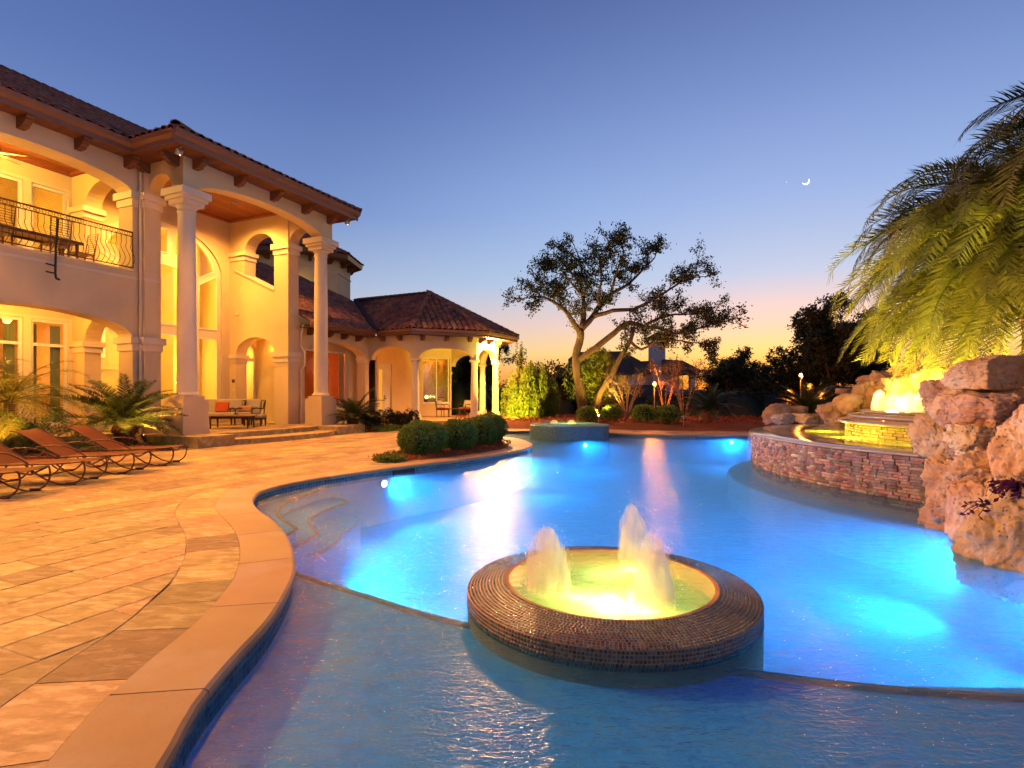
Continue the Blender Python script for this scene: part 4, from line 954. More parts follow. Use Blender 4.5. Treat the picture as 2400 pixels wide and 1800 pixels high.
# eaves: soffit boards, fascia, gutters, corbels
def eave_run(s0, s1, t0, t1, name):  # gutter box between two local points on the outer line
    a, b = Vector((s0, t0, 0)), Vector((s1, t1, 0)); d = (b-a).normalized(); nr = Vector((d.y, -d.x, 0))
    mm = MB(); prof = [(-.02, ZW), (.02, ZW), (.02, ZW+.13), (.05, ZW+.14), (.13, ZW+.20), (.15, ZW+.29), (.17, ZW+.30), (.17, ZW+.33), (.0, ZW+.33), (-.02, ZW+.2)]
    mm.plate(prof, [], a, nr, Z1, d, (b-a).length); return mm.build(name, M['gutter'], villa)
eave_run(-14, -.57, 1.40, 1.40, 'gutter'); eave_run(-.57, -.57, 1.42, -.57, 'gutter'); eave_run(-.70, 7.13, -.57, -.57, 'gutter'); eave_run(7.0, 7.0, -.57, 1.9, 'gutter')
boards('soffit_boards', -14, -.55, 1.40, 1.93, ZW, False, .11, 'eavewood'); boards('soffit_boards', -.57, .13, -.55, 1.95, ZW, False, .11, 'eavewood')
boards('soffit_boards', .12, 7.0, -.55, .16, ZW, False, .11, 'eavewood'); boards('soffit_boards', 6.38, 7.0, .16, 1.95, ZW, False, .11, 'eavewood')
for k in range(9): corbel(villa, (-.42-1.31*k, 1.92, ZW), (0, -1, 0), X1)
for s in (.49, 1.94, 3.40, 4.87, 6.20): corbel(villa, (s, .15, ZW), (0, -1, 0), X1)
for t in (1.72, .40): corbel(villa, (.12, t, ZW), (-1, 0, 0), Y1)
# main roofs
zE = ZW+.30
rp = []
wing = [(-15, 1.30, zE), (-.70, 1.30, zE), (-.70, 2.05, zE+.39), (6, 2.05, zE+.39), (6, 11, zE+.52*9.7), (-15, 11, zE+.52*9.7)]
pm, ps = .48, 3.85
pf = [(-.70, -.70, zE), (7.13, -.70, zE), (7.13-ps, -.70+ps, zE+pm*ps), (-.70+ps, -.70+ps, zE+pm*ps)]
pl = [(-.70, -.70, zE), (-.70+ps, -.70+ps, zE+pm*ps), (-.70+ps, 8, zE+pm*ps), (-.70, 1.3, zE)]
pr = [(7.13, -.70, zE), (7.13-ps, -.70+ps, zE+pm*ps), (7.13-ps, 8, zE+pm*ps), (7.13, 8, zE)]
low = [(6.5, 1.3, 4.5), (10.6, 1.3, 4.5), (15.04, 6.2, 6.95), (13.9, 9.4, 8.55), (11, 10.36, 9.03), (6.5, 10.4, 9.05)]
mm = MB()
for q in (wing, pf, pl, pr, low): mm.add(q, [tuple(range(len(q)))])
mm.add([(6, 2.05, zE+.39), (8, 11, zE+.3), (6, 11, zE+5.04)], [(0, 1, 2)])
mm.add([(10.2, 1.25, 4.44), (11.2, 1.25, 4.50), (15.7, 6.0, 7.0), (14.3, 6.3, 6.86)], [(0, 1, 2, 3)])
mm.build('roof_base', M['roofbase'], villa)
it = []
for q, e in ((wing, X1), (pf, X1), (pl, Y1), (pr, Y1), (low, X1)): it += tile_items(q, e)
it = [q for q in it if not (q[0].y > 2.0 and q[0].x > -.4 and q[0].z > 9 and q[0].x < 6 and q[0].z < zE+1.8 and q[3].y < 0 and abs(q[3].y) > .44 and False)]
it += ridge_items((-.72, -.72, zE+.02), (-.70+ps, -.70+ps, zE+pm*ps)); it += ridge_items((7.15, -.72, zE+.02), (7.13-ps, -.70+ps, zE+pm*ps)); it += ridge_items((-15, 11, zE+.52*9.7), (6, 11, zE+.52*9.7))
lay_tiles(villa, it, toH)
eg = MB(); prof = [(0, 4.30), (.02, 4.30), (.03, 4.42), (.12, 4.46), (.14, 4.56), (0, 4.56)]
eg.plate(prof, [], (6.5, 1.35, 0), (0, -1, 0), Z1, X1, 4.25); eg.build('gutter', M['gutter'], villa)
boards('soffit_boards', 6.5, 10.9, 1.3, 1.96, 4.31, False, .11, 'eavewood')
for s in (7.0, 8.1, 9.1, 10.1): corbel(villa, (s, 1.95, 4.31), (0, -1, 0), X1, .15, .85)
# octagonal stair tower behind
TC = Vector((-14.2, 36.5, 0)); tl_ = (TC-HO); tcs, tct = tl_.dot(UU), tl_.dot(VV)
mm = MB(); mm.lathe([(3.3, 0), (3.3, 10.3)], 8, (tcs, tct, 0)); twr = mm.build('tower_wall', M['stucco'], villa)
mm = MB(); mm.lathe([(3.36, 9.3), (3.36, 9.36)], 8, (tcs, tct, 0)); mm.build('string_course', M['trim'], twr)
mm = MB(); mm.lathe([(3.3, 10.12), (4.0, 10.12), (4.08, 10.16), (4.14, 10.42), (4.0, 10.42)], 8, (tcs, tct, 0)); mm.build('eave', M['gutter'], twr)
mm = MB(); mm.lathe([(4.12, 10.40), (.02, 12.35)], 8, (tcs, tct, 0)); mm.build('roof_base', M['roofbase'], villa)
oct_ = [(tcs+4.14*math.cos(2*PI*k/8), tct+4.14*math.sin(2*PI*k/8), 10.42) for k in range(8)]; ap = (tcs, tct, 12.38); it = []
for k in range(8):
    a, b = Vector(oct_[k]), Vector(oct_[(k+1) % 8]); mid = (a+b)/2; wd = toH(mid)-TC
    if wd.y > 1.5 : continue
    it += tile_items([a, b, ap], b-a)+ridge_items(b, ap)
spread(TLV, TLF, it, 'tower_roof_tiles', M['tile'], villa)
for k in range(16):
    a = 2*PI*(k+.5)/16; corbel(villa, (tcs+3.1*math.cos(a), tct+3.1*math.sin(a), 10.12), (math.cos(a), math.sin(a), 0), (-math.sin(a), math.cos(a), 0), .16, 1.1)
# tower window on the facet that shows right of the second column
wp = D(770, 652, 34.1); lc = Vector(((wp-HO).dot(UU), (wp-HO).dot(VV), wp.z))
best = max(range(8), key=lambda k: (Vector((math.cos(2*PI*(k+.5)/8), math.sin(2*PI*(k+.5)/8))).dot((Vector((lc.x-tcs, lc.y-tct))).normalized())))
a = 2*PI*(best+.5)/8; nrm = Vector((math.cos(a), math.sin(a), 0)); sd = Vector((-math.sin(a), math.cos(a), 0)); ctr = Vector((tcs, tct, 0))+nrm*3.3*math.cos(PI/8)+sd*(lc-Vector((tcs, tct, 0))).dot(sd)*.8
mm = MB(); mm.plate(rect(-.26, .26, 8.2, 9.15), [rect(-.20, .20, 8.26, 8.66), rect(-.20, .20, 8.70, 9.09)], ctr+nrm*.005, sd, Z1, nrm, .03); w = mm.build('window', M['whiteframe'], twr)
mm = MB(); mm.plate(rect(-.22, .22, 8.24, 9.11), [], ctr+nrm*.008, sd, Z1, nrm, .006); mm.build('lit_pane', emit('tower_window_light', (1, .55, .10), 1.6), w)
# balcony railing
rl = MB(); yb = 1.90
rl.tube([(-5.1, yb, 6.43), (-.24, yb, 6.43)], .022, 6); rl.tube([(-5.1, yb, 6.30), (-.24, yb, 6.30)], .014, 6); rl.tube([(-5.1, yb, 5.36), (-.24, yb, 5.36)], .018, 6); rl.tube([(-.24, yb, 5.36), (-.26, yb, 6.43)], .018, 6)
rail = rl.build('balcony_railing', M['iron'], villa)
bm_ = MB(); bm_.tube([(0, 0, .93), (0, .0, .74), (0, -.015, .70), (.0, .02, .66), (0, .03, .60), (0, -.02, .50), (0, -.13, .36), (0, -.185, .24), (0, -.17, .14), (0, -.09, .05), (0, 0, .0)], .0085, 5)
bal = bm_.build('baluster', M['iron'], rail); bal.location = (-.30, yb, 5.37)
rg = MB(); rg.tube([(.047*math.cos(2*PI*k/14), 0, .047*math.sin(2*PI*k/14)) for k in range(14)], .007, 5, closed=True); ring = rg.build('ring', M['iron'], rail); ring.location = (-.30, yb, 6.365)
for k in range(1, 35):
    for src in (bal, ring): c = src.copy(); COL.objects.link(c); c.parent = rail; c.location.x = -.30-k*.139
fb = MB(); fb.tube([(-2.35, 1.62, 6.2), (-2.35, 1.72, 5.4), (-2.35, 1.74, 4.75), (-2.33, 1.74, 4.62)], .028, 8); fb.tube([(-2.35, 1.74, 4.95), (-2.56, 1.74, 4.97)], .022, 6); fb.tube([(-2.35, 1.74, 4.75), (-2.56, 1.74, 4.76)], .022, 6); fb.tube([(-2.33, 1.74, 4.62), (-2.25, 1.74, 4.60)], .03, 6); fb.build('flag_bracket', M['dark'], villa)

# ================================================================== PAVILION
PC = Vector((-4.5, 30.0, 0))
pav = thing('pavilion', 'single storey octagonal pavilion with hipped clay tile roof and slim round columns beside the villa', 'pavilion', PC)
K = H(11.02, 1.97); A = Vector((-4.66, 26.2, 0)); B = Vector((-1.77, 27.3, 0)); Dd = Vector((-.74, 29.67, 0)); Cc = Vector((-1.56, 31.75, 0)); E = Vector((-3.6, 33.8, 0))
def wseg(a, b, holes_fn, z0, z1, th=.36, name='wall', m='stucco', ins=0):
    a, b = Vector(a), Vector(b); d = (b-a); L = d.length; d.normalize(); nr = Vector((-d.y, d.x, 0))
    if nr.dot(PC-a) < 0: nr = -nr
    ol_, hh_ = notch(-ins, L+ins, z0, z1, holes_fn(L)); mm = MB(); mm.plate(ol_, hh_, a, d, Z1, nr, th); return mm.build(name, M[m], pav, world=True)
for a, b, r_ in ((K, A, .62), (A, B, .56), (B, Dd, .60), (Dd, Cc, .6), (Cc, E, .6)):
    wseg(a, b, lambda L: [arch(.20, L-.20, 3.251, 3.27, r_)], 3.25, 4.40, .34)
def pcol(p):
    ctr = p+(PC-p).normalized()*.16; x, y = ctr.x, ctr.y; mm = MB(); mm.frustum(x, y, .12, .56, .27, .27, .235, .235); mm.frustum(x, y, .10, .16, .30, .30, .29, .29); c = mm.build('column', M['trim'], pav, world=True)
    mm = MB(); mm.lathe([(.235, .56), (.24, .60), (.20, .63), (.19, .66), (.185, 1.6), (.155, 2.95), (.155, 2.98), (.175, 3.0), (.175, 3.02), (.16, 3.04), (.16, 3.08), (.21, 3.14), (.22, 3.17)], 24, (x, y, 0)); o = mm.build('shaft', M['trim'], c, smooth=True); o.location = -PC
    mm = MB(); mm.box(x-.23, x+.23, y-.23, y+.23, 3.17, 3.25); o = mm.build('capital', M['trim'], c); o.location = -PC
for p in (A, B, Dd, Cc): pcol(p)
# the column mesh already sits at world minus PC
# back walls of the pavilion
N1, N2, N3 = Vector((-7.7, 30.9, 0)), Vector((-5.5, 32.8, 0)), Vector((-3.74, 33.5, 0))
wseg(H(11.6, 2.0), N1, lambda L: [], 0, 4.4, .1)
wseg(H(11.55, 2.95), Vector((-8.35, 30.4, 0)), lambda L: [], 0, 4.4, .1); wseg(Vector((-8.35, 30.35, 0)), N1, lambda L: [], 0, 4.4, .1)
L12 = (N2-N1).length
wseg(N1, N2, lambda L: [rect(.10, .95, .25, 3.25)], 0, 4.4, .15)
wseg(N2, N3, lambda L: [rect(.12, L-.10, 1.0, 3.75)], 0, 4.4, .15)
d12 = (N2-N1).normalized(); n12 = Vector((d12.y, -d12.x, 0))
mm = MB(); mm.plate(rect(.11, .94, .26, 3.24), [rect(.2, .44, .5, 2.95)], N1-n12*.0, d12, Z1, -n12, .05); dr = mm.build('door', M['whiteframe'], pav, world=True)
mm = MB(); mm.plate(rect(.18, .46, .45, 3.0), [], N1-n12*.03-PC, d12, Z1, -n12, .008); mm.build('pane', emit('door_glow', (1, .36, .04), 1.0), dr)
mm = MB(); mm.tube([N1+d12*.56+n12*.05+Vector((0, 0, 1.22))-PC, N1+d12*.56+n12*.05+Vector((0, 0, 1.5))-PC], .02, 6); mm.tube([N1+d12*.56+n12*.05+Vector((0, 0, 1.3))-PC, N1+d12*.66+n12*.07+Vector((0, 0, 1.3))-PC], .015, 6); mm.build('handle', M['dark'], dr)
d23 = (N3-N2).normalized(); n23 = Vector((d23.y, -d23.x, 0)); L = (N3-N2).length
mm = MB(); mm.plate(rect(.12, L-.10, 1.0, 3.75), [rect(.2, .98, 1.08, 3.68), rect(1.04, L-.18, 1.08, 3.68)], N2-n23*.02, d23, Z1, -n23, .06); w = mm.build('window', M['whiteframe'], pav, world=True)
mm = MB(); mm.plate(rect(.16, L-.14, 1.04, 3.7), [], N2-n23*.05-PC, d23, Z1, -n23, .008); mm.build('pane', M['glassrefl'], w)
mm = MB(); q = [N2+n23*-.2, N3-n23*.2-d23*.1, N3-n23*3-d23*.1, N2-n23*3]; vs = [(p.x, p.y, z) for z in (.3, 4.3) for p in q]; mm.add(vs, [(2, 3, 7, 6), (3, 0, 4, 7), (1, 2, 6, 5), (4, 5, 6, 7), (0, 1, 2, 3)]); mm.build('inner_room', M['orangeroom'], pav, world=True)
# floor, steps and ceiling
ring5 = [K, A, B, Dd, Cc, E, Vector((-6.5, 34.5, 0)), Vector((-9.5, 31.5, 0))]
def outp(d): return [tuple((p+((p-PC).normalized()*d if i not in (0, 7) else Vector((0, -d*.6, 0)))).xy) for i, p in enumerate(ring5)]
mm = MB(); mm.prism(outp(.35), -.01, .25); mm.build('floor', M['slab'], pav, world=True)
mm = MB(); mm.prism(outp(.85), -.01, .12); mm.build('step', M['slab'], pav, world=True)
for i, p in enumerate((A, B, Dd, Cc)):
    c = p+(p-PC).normalized()*.0; mm = MB(); mm.box(c.x-.36, c.x+.36, c.y-.36, c.y+.30, -.01, .125); mm.build('plinth', M['coping'], pav, world=True)
mm = MB(); mm.prism([tuple((p+(PC-p).normalized()*.1).xy) for p in ring5], 4.30, 4.34); mm.build('ceiling', M['stucco'], pav, world=True)
# roof
zp = 4.60; AP = Vector((-4.5, 30.0, 7.04)); V1 = Vector((-9.2, 32.3, 7.04))
ev = [H(10.75, 1.28, 0), A+(A-PC).normalized()*.78, Vector((-1.22, 26.7, 0)), Vector((.33, 29.45, 0)), Vector((-.9, 32.3, 0)), Vector((-3.4, 34.7, 0))]
ev = [Vector((p.x, p.y, zp)) for p in ev]
planes = [[ev[0], ev[1], AP, V1]]+[[ev[i], ev[i+1], AP] for i in range(1, 5)]
mm = MB()
for q in planes: mm.add(q, [tuple(range(len(q)))])
mm.add([ev[5], Vector((-8, 37, zp)), V1, AP], [(0, 1, 2, 3)]); mm.tube([AP, V1], .13, 6); mm.tube([ev[0], V1], .16, 6); mm.build('roof_base', M['roofbase'], pav, world=True)
it = []
for q in planes: it += tile_items(q, q[1]-q[0])
for i in (1, 2, 3, 4): it += ridge_items(ev[i], AP)
it += ridge_items(AP, V1)
lay_tiles(pav, it, same, loc=PC)
for i in range(5):
    a, b = ev[i].copy(), ev[i+1].copy(); d = (b-a).normalized(); nr = Vector((d.y, -d.x, 0))
    if nr.dot(a-PC) < 0: nr = -nr
    mm = MB(); mm.plate([(-.06, -.26), (-.03, -.26), (-.02, -.15), (.06, -.11), (.08, 0), (-.06, -.02)], [], a, nr, Z1, d, (b-a).length); mm.build('gutter', M['gutter'], pav, world=True)
    wa, wb = [K, A, B, Dd, Cc, E][i], [K, A, B, Dd, Cc, E][i+1]
    mm = MB(); mm.add([(a.x, a.y, 4.36), (b.x, b.y, 4.36), (wb.x, wb.y, 4.37), (wa.x, wa.y, 4.37)], [(0, 1, 2, 3)]); mm.build('soffit', M['eavewood'], pav, world=True)
    dw = (wb-wa); Lw = dw.length; dw.normalize(); nw = Vector((dw.y, -dw.x, 0))
    if nw.dot(wa-PC) < 0: nw = -nw
    for f in ((.12, .5, .88) if i else (.35, .72)):
        corbel(pav, wa+dw*Lw*f+Vector((0, 0, 4.36)), nw, dw, .15, .8, world=True)
# ================================================================== BOULDERS
import bmesh
from mathutils import noise as mn
def boulder(c, sz, label, cat='boulder', sub=4, seed=0, group=None, sq=.62, rot=0., name='boulder', rough=.16, tilt=0.):
    bmx = bmesh.new(); bmesh.ops.create_icosphere(bmx, subdivisions=sub, radius=1); rs = random.Random(seed); ov = Vector((rs.random()*50, rs.random()*50, rs.random()*50))
    cuts = []
    for _ in range(9):
        d = Vector((rs.gauss(0, 1), rs.gauss(0, 1), rs.gauss(0, .8))).normalized(); cuts.append((d, rs.uniform(.70, .93)))
    for v in bmx.verts:
        p = v.co.copy(); m_ = max(abs(p.x), abs(p.y), abs(p.z)); q = p.lerp(p/m_*.86, sq)
        for d, k in cuts:
            e = q.dot(d)-k
            if e > 0: q = q-d*e*.85
        f = mn.fractal(q*1.3+ov, 1.0, 2.0, 5)*rough*1.6+mn.fractal(q*4.3+ov, .7, 2.1, 5)*rough*.62
        cr = abs(mn.noise(q*2.4+ov*1.7)); f -= max(0, .11-cr)*rough*7; c2_ = abs(mn.noise(q*5.5+ov*.7)); f -= max(0, .07-c2_)*rough*4
        stp = math.sin(q.z*13+mn.noise(q*1.5+ov)*5); f += max(-.3, stp)*rough*.20
        v.co = q*(1+f)
    me = bpy.data.meshes.new(name); bmx.to_mesh(me); bmx.free(); me.materials.append(M['rock']); me.shade_smooth()
    o = bpy.data.objects.new(name, me); COL.objects.link(o); o.location = c; o.scale = sz; o.rotation_euler = (tilt, 0, rot)
    # bake the scale so the rock keeps its true size in the texture
    me.transform(Matrix.Diagonal((*sz, 1))); o.scale = (1, 1, 1)
    return tag(o, label, cat, group)
def rockpx(x0, x1, y0, y1, Y, th, label, seed, rot=0, sub=6, sq=.7, rough=.13, tilt=0.):
    c = D((x0+x1)/2, (y0+y1)/2, Y); sx = (x1-x0)/F*Y/2*1.16; sz = (y1-y0)/F*Y/2*1.2
    return boulder(c+Vector((th*.15, th*.6, 0)), (sx, th, sz), label, sub=sub, seed=seed, rot=rot, sq=sq, rough=rough, tilt=tilt)
GB = None
rockpx(2274, 2392, 834, 912, 7.2, .40, 'squared pink limestone block capping the rock wall', 1, .12, sq=.95, rough=.07)
rockpx(2228, 2310, 880, 975, 7.7, .42, 'rounded weathered boulder left below the squared capping block', 2, .2)
rockpx(2262, 2420, 905, 950, 7.3, .42, 'flat pitted slab wedged under the squared capping block', 3, 0, sq=.8)
rockpx(2234, 2310, 925, 1005, 7.0, .36, 'heavily pitted grey limestone boulder at mid height of the rock wall', 4, .2, rough=.09)
rockpx(2280, 2440, 925, 1012, 6.5, .45, 'long pale smooth limestone boulder resting in the middle of the rock wall', 5, .1, rough=.10)
rockpx(2184, 2262, 978, 1075, 7.4, .40, 'pink boulder overhanging the rim of the spillway pool', 6, .15, rough=.10)
rockpx(2232, 2262, 1000, 1080, 6.75, .12, 'small upright wedge of stone jammed between two boulders', 7, 0, sub=4, sq=.4)
rockpx(2254, 2430, 1000, 1080, 6.4, .42, 'broad buff limestone block beneath the pale smooth boulder', 8, .08, sq=.85, rough=.09)
rockpx(2212, 2258, 1072, 1225, 7.2, .34, 'tall pinkish slab standing in the water against the ledger stone wall', 9, .1, sq=.8, rough=.12)
rockpx(2225, 2300, 1078, 1200, 6.9, .36, 'brown shadowed boulder set back between tall slab and big face', 10, .3)
rockpx(2276, 2450, 1062, 1185, 5.9, .45, 'big slanting limestone face holding the trailing purple plant', 11, .15, sq=.7, rough=.15)
rockpx(2226, 2312, 1172, 1282, 6.35, .40, 'orange stained boulder at the waterline below the tall slab', 12, .3, rough=.17)
rockpx(2282, 2356, 1150, 1312, 5.75, .36, 'smooth peach coloured boulder rising from the pool edge', 13, .25, rough=.12)
rockpx(2352, 2560, 1160, 1425, 5.0, .55, 'large coarse boulder full of holes at the right edge of the pool', 14, .2, sub=6, sq=.6, rough=.10)
rockpx(2395, 2600, 960, 1170, 5.4, .5, 'tall boulder at the frame edge above the coarse holed one', 15, .2, rough=.12)
boulder((5.0, 3.3, .35), (.9, .8, .8), 'rough boulder beside the pool nearest to the viewpoint', seed=16, sub=4)
boulder((8.2, 6.6, 1.0), (1.4, 1.2, 1.2), 'big backing boulder hidden behind the rock wall top', seed=17, sub=4)
boulder((7.4, 5.0, .9), (1.4, 1.2, 1.3), 'wide backing boulder behind the pitted rock wall', seed=18, sub=4)
mm = MB(); mm.box(5.7, 9, 3.5, 7.6, -.2, 1.1); 
rc2 = [(2010, 2050, 893, 958, 17.0, .5, 'upright amber lit boulder left of the spillway jets', 21), (2044, 2106, 898, 962, 16.6, .5, 'wide amber lit boulder just behind the leftmost jets', 22),
       (2098, 2180, 880, 950, 15.4, .7, 'glowing boulder under the palm fronds behind the jets', 23), (2050, 2100, 870, 905, 17.8, .5, 'grey pointed boulder behind the amber lit ones', 24),
       (2026, 2062, 878, 902, 18.4, .5, 'small brown boulder tucked behind the grey pointed one', 25), (1974, 2018, 925, 970, 17.0, .45, 'leaning amber boulder beside the stepped spillway lip', 26),
       (1930, 1982, 942, 992, 17.4, .4, 'pitted pale boulder standing at the back of the spillway rim', 27), (1793, 1856, 948, 996, 20.6, .5, 'low sloping boulder alone beyond the left end of the spillway', 28),
       (1812, 1862, 970, 995, 20.0, .3, 'short grooved rock in front of the low sloping boulder', 29), (1856, 1892, 952, 972, 21.5, .4, 'small reddish rock in the planting behind the spillway', 30),
       (1872, 1935, 970, 992, 18.6, .4, 'flat lilac grey stone slab at the back of the spillway rim', 31), (1970, 2010, 910, 925, 20.0, .4, 'pale rock half hidden in dark planting under the iron fence', 32),
       (2170, 2230, 862, 930, 14.2, .6, 'tall boulder behind the right hand jets', 33)]
for x0, x1, y0, y1, Y, th, lb, sd_ in rc2: rockpx(x0, x1, y0, y1, Y, th, lb, sd_, 0, 4)
for i, (px, py) in enumerate(((1282, 982), (1262, 985), (1245, 987), (1226, 984))):
    p = G(px, py+3, .0); boulder((p.x, p.y, .12), (.42, .3, .17), ('flat amber stone edging the bed nearest the blue spa', 'flat amber edging stone second from the blue spa', 'flat amber edging stone third from the blue spa', 'flat amber edging stone nearest the pavilion steps')[i], 'edging stone', 3, 60+i, name='edging_stone', group='edging stones of the bed beside the pavilion')

# ================================================================== FOLIAGE HELPERS
def ball_bush(c, r, label, cat, n, size, mtl='leafy', name='round_hedge', group=None, core=.90, fuzz=.06):
    b = thing(name, label, cat, (c[0], c[1], c[2]), 0, group)
    d = rng.normal(size=(n, 3)); d /= np.linalg.norm(d, axis=1)[:, None]
    rad = 1+rng.normal(size=n)*fuzz; s = np.array([mn.noise(Vector(q)*2.2+Vector(c)) for q in d])*.14
    se = np.abs(d)**.8*np.sign(d); se /= np.maximum(np.linalg.norm(se, axis=1)[:, None], .01)
    P = se*(rad+s)[:, None]*np.array(r)+np.array([0, 0, r[2]*.93]); P = P[P[:, 2] > .0]
    v, q = leaves(P, size, .55, .4); fo = np_mesh('foliage', v, q, M[mtl], b, rnd=rng.random(len(q))); fo['kind'] = 'stuff'
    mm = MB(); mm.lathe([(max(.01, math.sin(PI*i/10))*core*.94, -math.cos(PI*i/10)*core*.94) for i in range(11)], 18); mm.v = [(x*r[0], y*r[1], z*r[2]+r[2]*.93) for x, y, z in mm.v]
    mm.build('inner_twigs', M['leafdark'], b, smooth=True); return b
for c, r, lb in (((-2.22, 13.6, .02), (.60, .62, .43), 'largest clipped round hedge, first in the row of four by the pool bank'),
                 ((-1.45, 14.75, .02), (.50, .52, .43), 'second clipped round hedge in the row of four by the pool bank'),
                 ((-.93, 15.9, .02), (.50, .5, .43), 'third clipped round hedge in the row of four by the pool bank'),
                 ((-.72, 17.2, .02), (.55, .55, .47), 'farthest and tallest clipped round hedge in the row of four')):
    ball_bush(c, r, lb, 'hedge', 15000, .040, group='clipped round hedges on the pool island', fuzz=.035, core=.93)
ball_bush((-2.75, 12.32, -.02), (.30, .22, .10), 'small low tuft of ground cover at the tip of the pool island', 'ground cover', 900, .06, name='ground_cover_tuft', fuzz=.2, core=.6)
def bx(px, py, Y): p = D(px, py, Y); return (p.x, p.y, p.z)
for (px, py, Y, rr), lb in zip(((1376, 990, 25.6, .47), (1432, 986, 26.2, .46), (1510, 992, 25.2, .54), (1564, 996, 24.6, .56)),
                     ('clipped boxwood ball at the foot of the oak behind the blue spa', 'low boxwood ball between oak and bare multi stemmed tree', 'boxwood ball left of the torch lamp pole', 'boxwood ball right of the torch lamp pole')):
    p = bx(px, py, Y); ball_bush(p, (rr, rr, rr*.82), lb, 'boxwood', 3200, .075, name='boxwood_ball', group='boxwood balls on the mulch mound', fuzz=.07)
def cloud_bush(name, c, r, n, size, label, cat, mtl='leafdark', clumps=14, stems=5, aspect=.5, group=None, up=None, par=None):
    b = par or thing(name, label, cat, c, 0, group); pts = []
    cl = [(Vector((random.gauss(0, .38), random.gauss(0, .38), random.uniform(.2, .92))), random.uniform(.18, .42)) for _ in range(clumps)]
    for k in range(n):
        cc, rr = random.choice(cl); d = Vector((random.gauss(0, 1), random.gauss(0, 1), random.gauss(0, 1))).normalized()*rr*random.uniform(.35, 1.0)**.5
        p = cc+d; pts.append((p.x*r[0], p.y*r[1], max(.02, p.z*r[2])))
    v, q = leaves(pts, size, aspect, .4, up); fo = np_mesh('foliage', v, q, M[mtl], b, rnd=rng.random(len(q))); fo['kind'] = 'stuff'
    if stems:
        mm = MB()
        for cc, rr in cl[:stems*2]: mm.tube([(random.uniform(-.1, .1), random.uniform(-.1, .1), 0), (cc.x*r[0]*.5, cc.y*r[1]*.5, cc.z*r[2]*.5), (cc.x*r[0], cc.y*r[1], cc.z*r[2])], [.03, .02, .01], 5)
        mm.build('stem', M['bark'], b)
    return b
# shrubs left of the loungers, by the second column and the pavilion
cloud_bush('flowering_shrub', (-12.0, 13.0, 0), (1.0, .6, .95), 9000, .06, 'pale flecked rounded shrub behind the nearest loungers under the feathery palm', 'shrub', 'leafy', 22)
cloud_bush('flowering_shrub', (-13.0, 12.6, 0), (1.0, .6, .9), 6000, .06, 'pale flecked shrub at the frame edge behind the loungers', 'shrub', 'leafy', 20)
cloud_bush('low_shrub', (-10.7, 13.6, 0), (1.2, .4, .35), 4000, .06, 'low spreading shrub between loungers and feathery palm', 'shrub', 'leafy', 16, stems=0)
cloud_bush('low_shrub', tuple(H(-.9, -.7, 0)), (.5, .3, .16), 1200, .05, 'very low ground cover at the corner of the portico plinth', 'ground cover', 'leafy', 10, stems=0)
for (x, y), (rx, rz), lb in (((-5.95, 23.2), (.7, .75), 'dark shrub beside the cycad behind the second column'), ((-5.1, 24.2), (.8, .78), 'reddish dark shrub in the middle of the bed by the pavilion'), ((-4.75, 24.7), (.55, .72), 'rounded dark shrub in front of the pavilion corner column')):
    cloud_bush('dark_shrub', (x, y, 0), (rx, .5, rz), 5000, .06, lb, 'shrub', 'leafdark', 18, group='dark shrubs in the bed by the pavilion')
cloud_bush('ground_cover', (-5.35, 23.0, 0), (.9, .9, .22), 4000, .06, 'low green ground cover edging the bed by the pavilion', 'ground cover', 'leafy', 26, stems=0)
# bright bamboo-like shrub beside the pavilion
for (px, Y, w, h_), lb in zip(((1212, 28.6, .75, 2.5), (1250, 28.0, .85, 2.8), (1281, 28.8, .7, 2.3)), ('bright yellow green weeping shrub touching the pavilion column', 'tallest bright yellow green weeping shrub in floodlight', 'bright yellow green weeping shrub leaning towards the oak')):
    cloud_bush('weeping_shrub', ((px-1200)/F*Y, Y, 0), (w, w, h_), 9000, .17, lb, 'shrub', 'brightleaf', 30, aspect=.28, up=(0, 0, -.9), group='bright weeping shrubs beside the pavilion')
cloud_bush('slender_tree', (.42, 29.5, 1.9), (.30, .3, 2.3), 1500, .12, 'slender upright sapling rising above the bright weeping shrubs', 'tree', 'oakleaf', 12, aspect=.35)

# ================================================================== TREES
def px2(l, Y, dy=None): return [D(x, y, Y+(dy[i] if dy else 0)) for i, (x, y) in enumerate(l)]
def twigs(mm, pts_leaf, p, d, L, r, lvl, dens, flat=.6):
    n = 4; q = Vector(p); dd = Vector(d).normalized(); pts = [q.copy()]
    for i in range(n):
        dd = (dd+Vector((random.gauss(0, .28), random.gauss(0, .28), random.gauss(0, .22)+.05))).normalized(); q = q+dd*L/n; pts.append(q.copy())
        if lvl > 0 and i > 0:
            for _ in range(2 if lvl > 1 else 2):
                sd_ = (dd+Vector((random.gauss(0, .9), random.gauss(0, .9), random.gauss(0, .55)))).normalized(); twigs(mm, pts_leaf, q, sd_, L*random.uniform(.42, .68), r*.55, lvl-1, dens)
    mm.tube(pts, [r*(1-.7*i/n) for i in range(n+1)], 4 if lvl < 2 else 5, caps=False)
    if lvl <= 1:
        for k in range(max(1 if random.random() < dens else 0, int(dens*(1.4 if lvl == 0 else .5)))):
            t = random.uniform(.25, 1.05)*n; i = min(int(t), n-1); b = pts[i].lerp(pts[i+1], min(t-i, 1.1)); pts_leaf.append(tuple(b+Vector((random.gauss(0, .09), random.gauss(0, .09), random.gauss(0, .08)))))
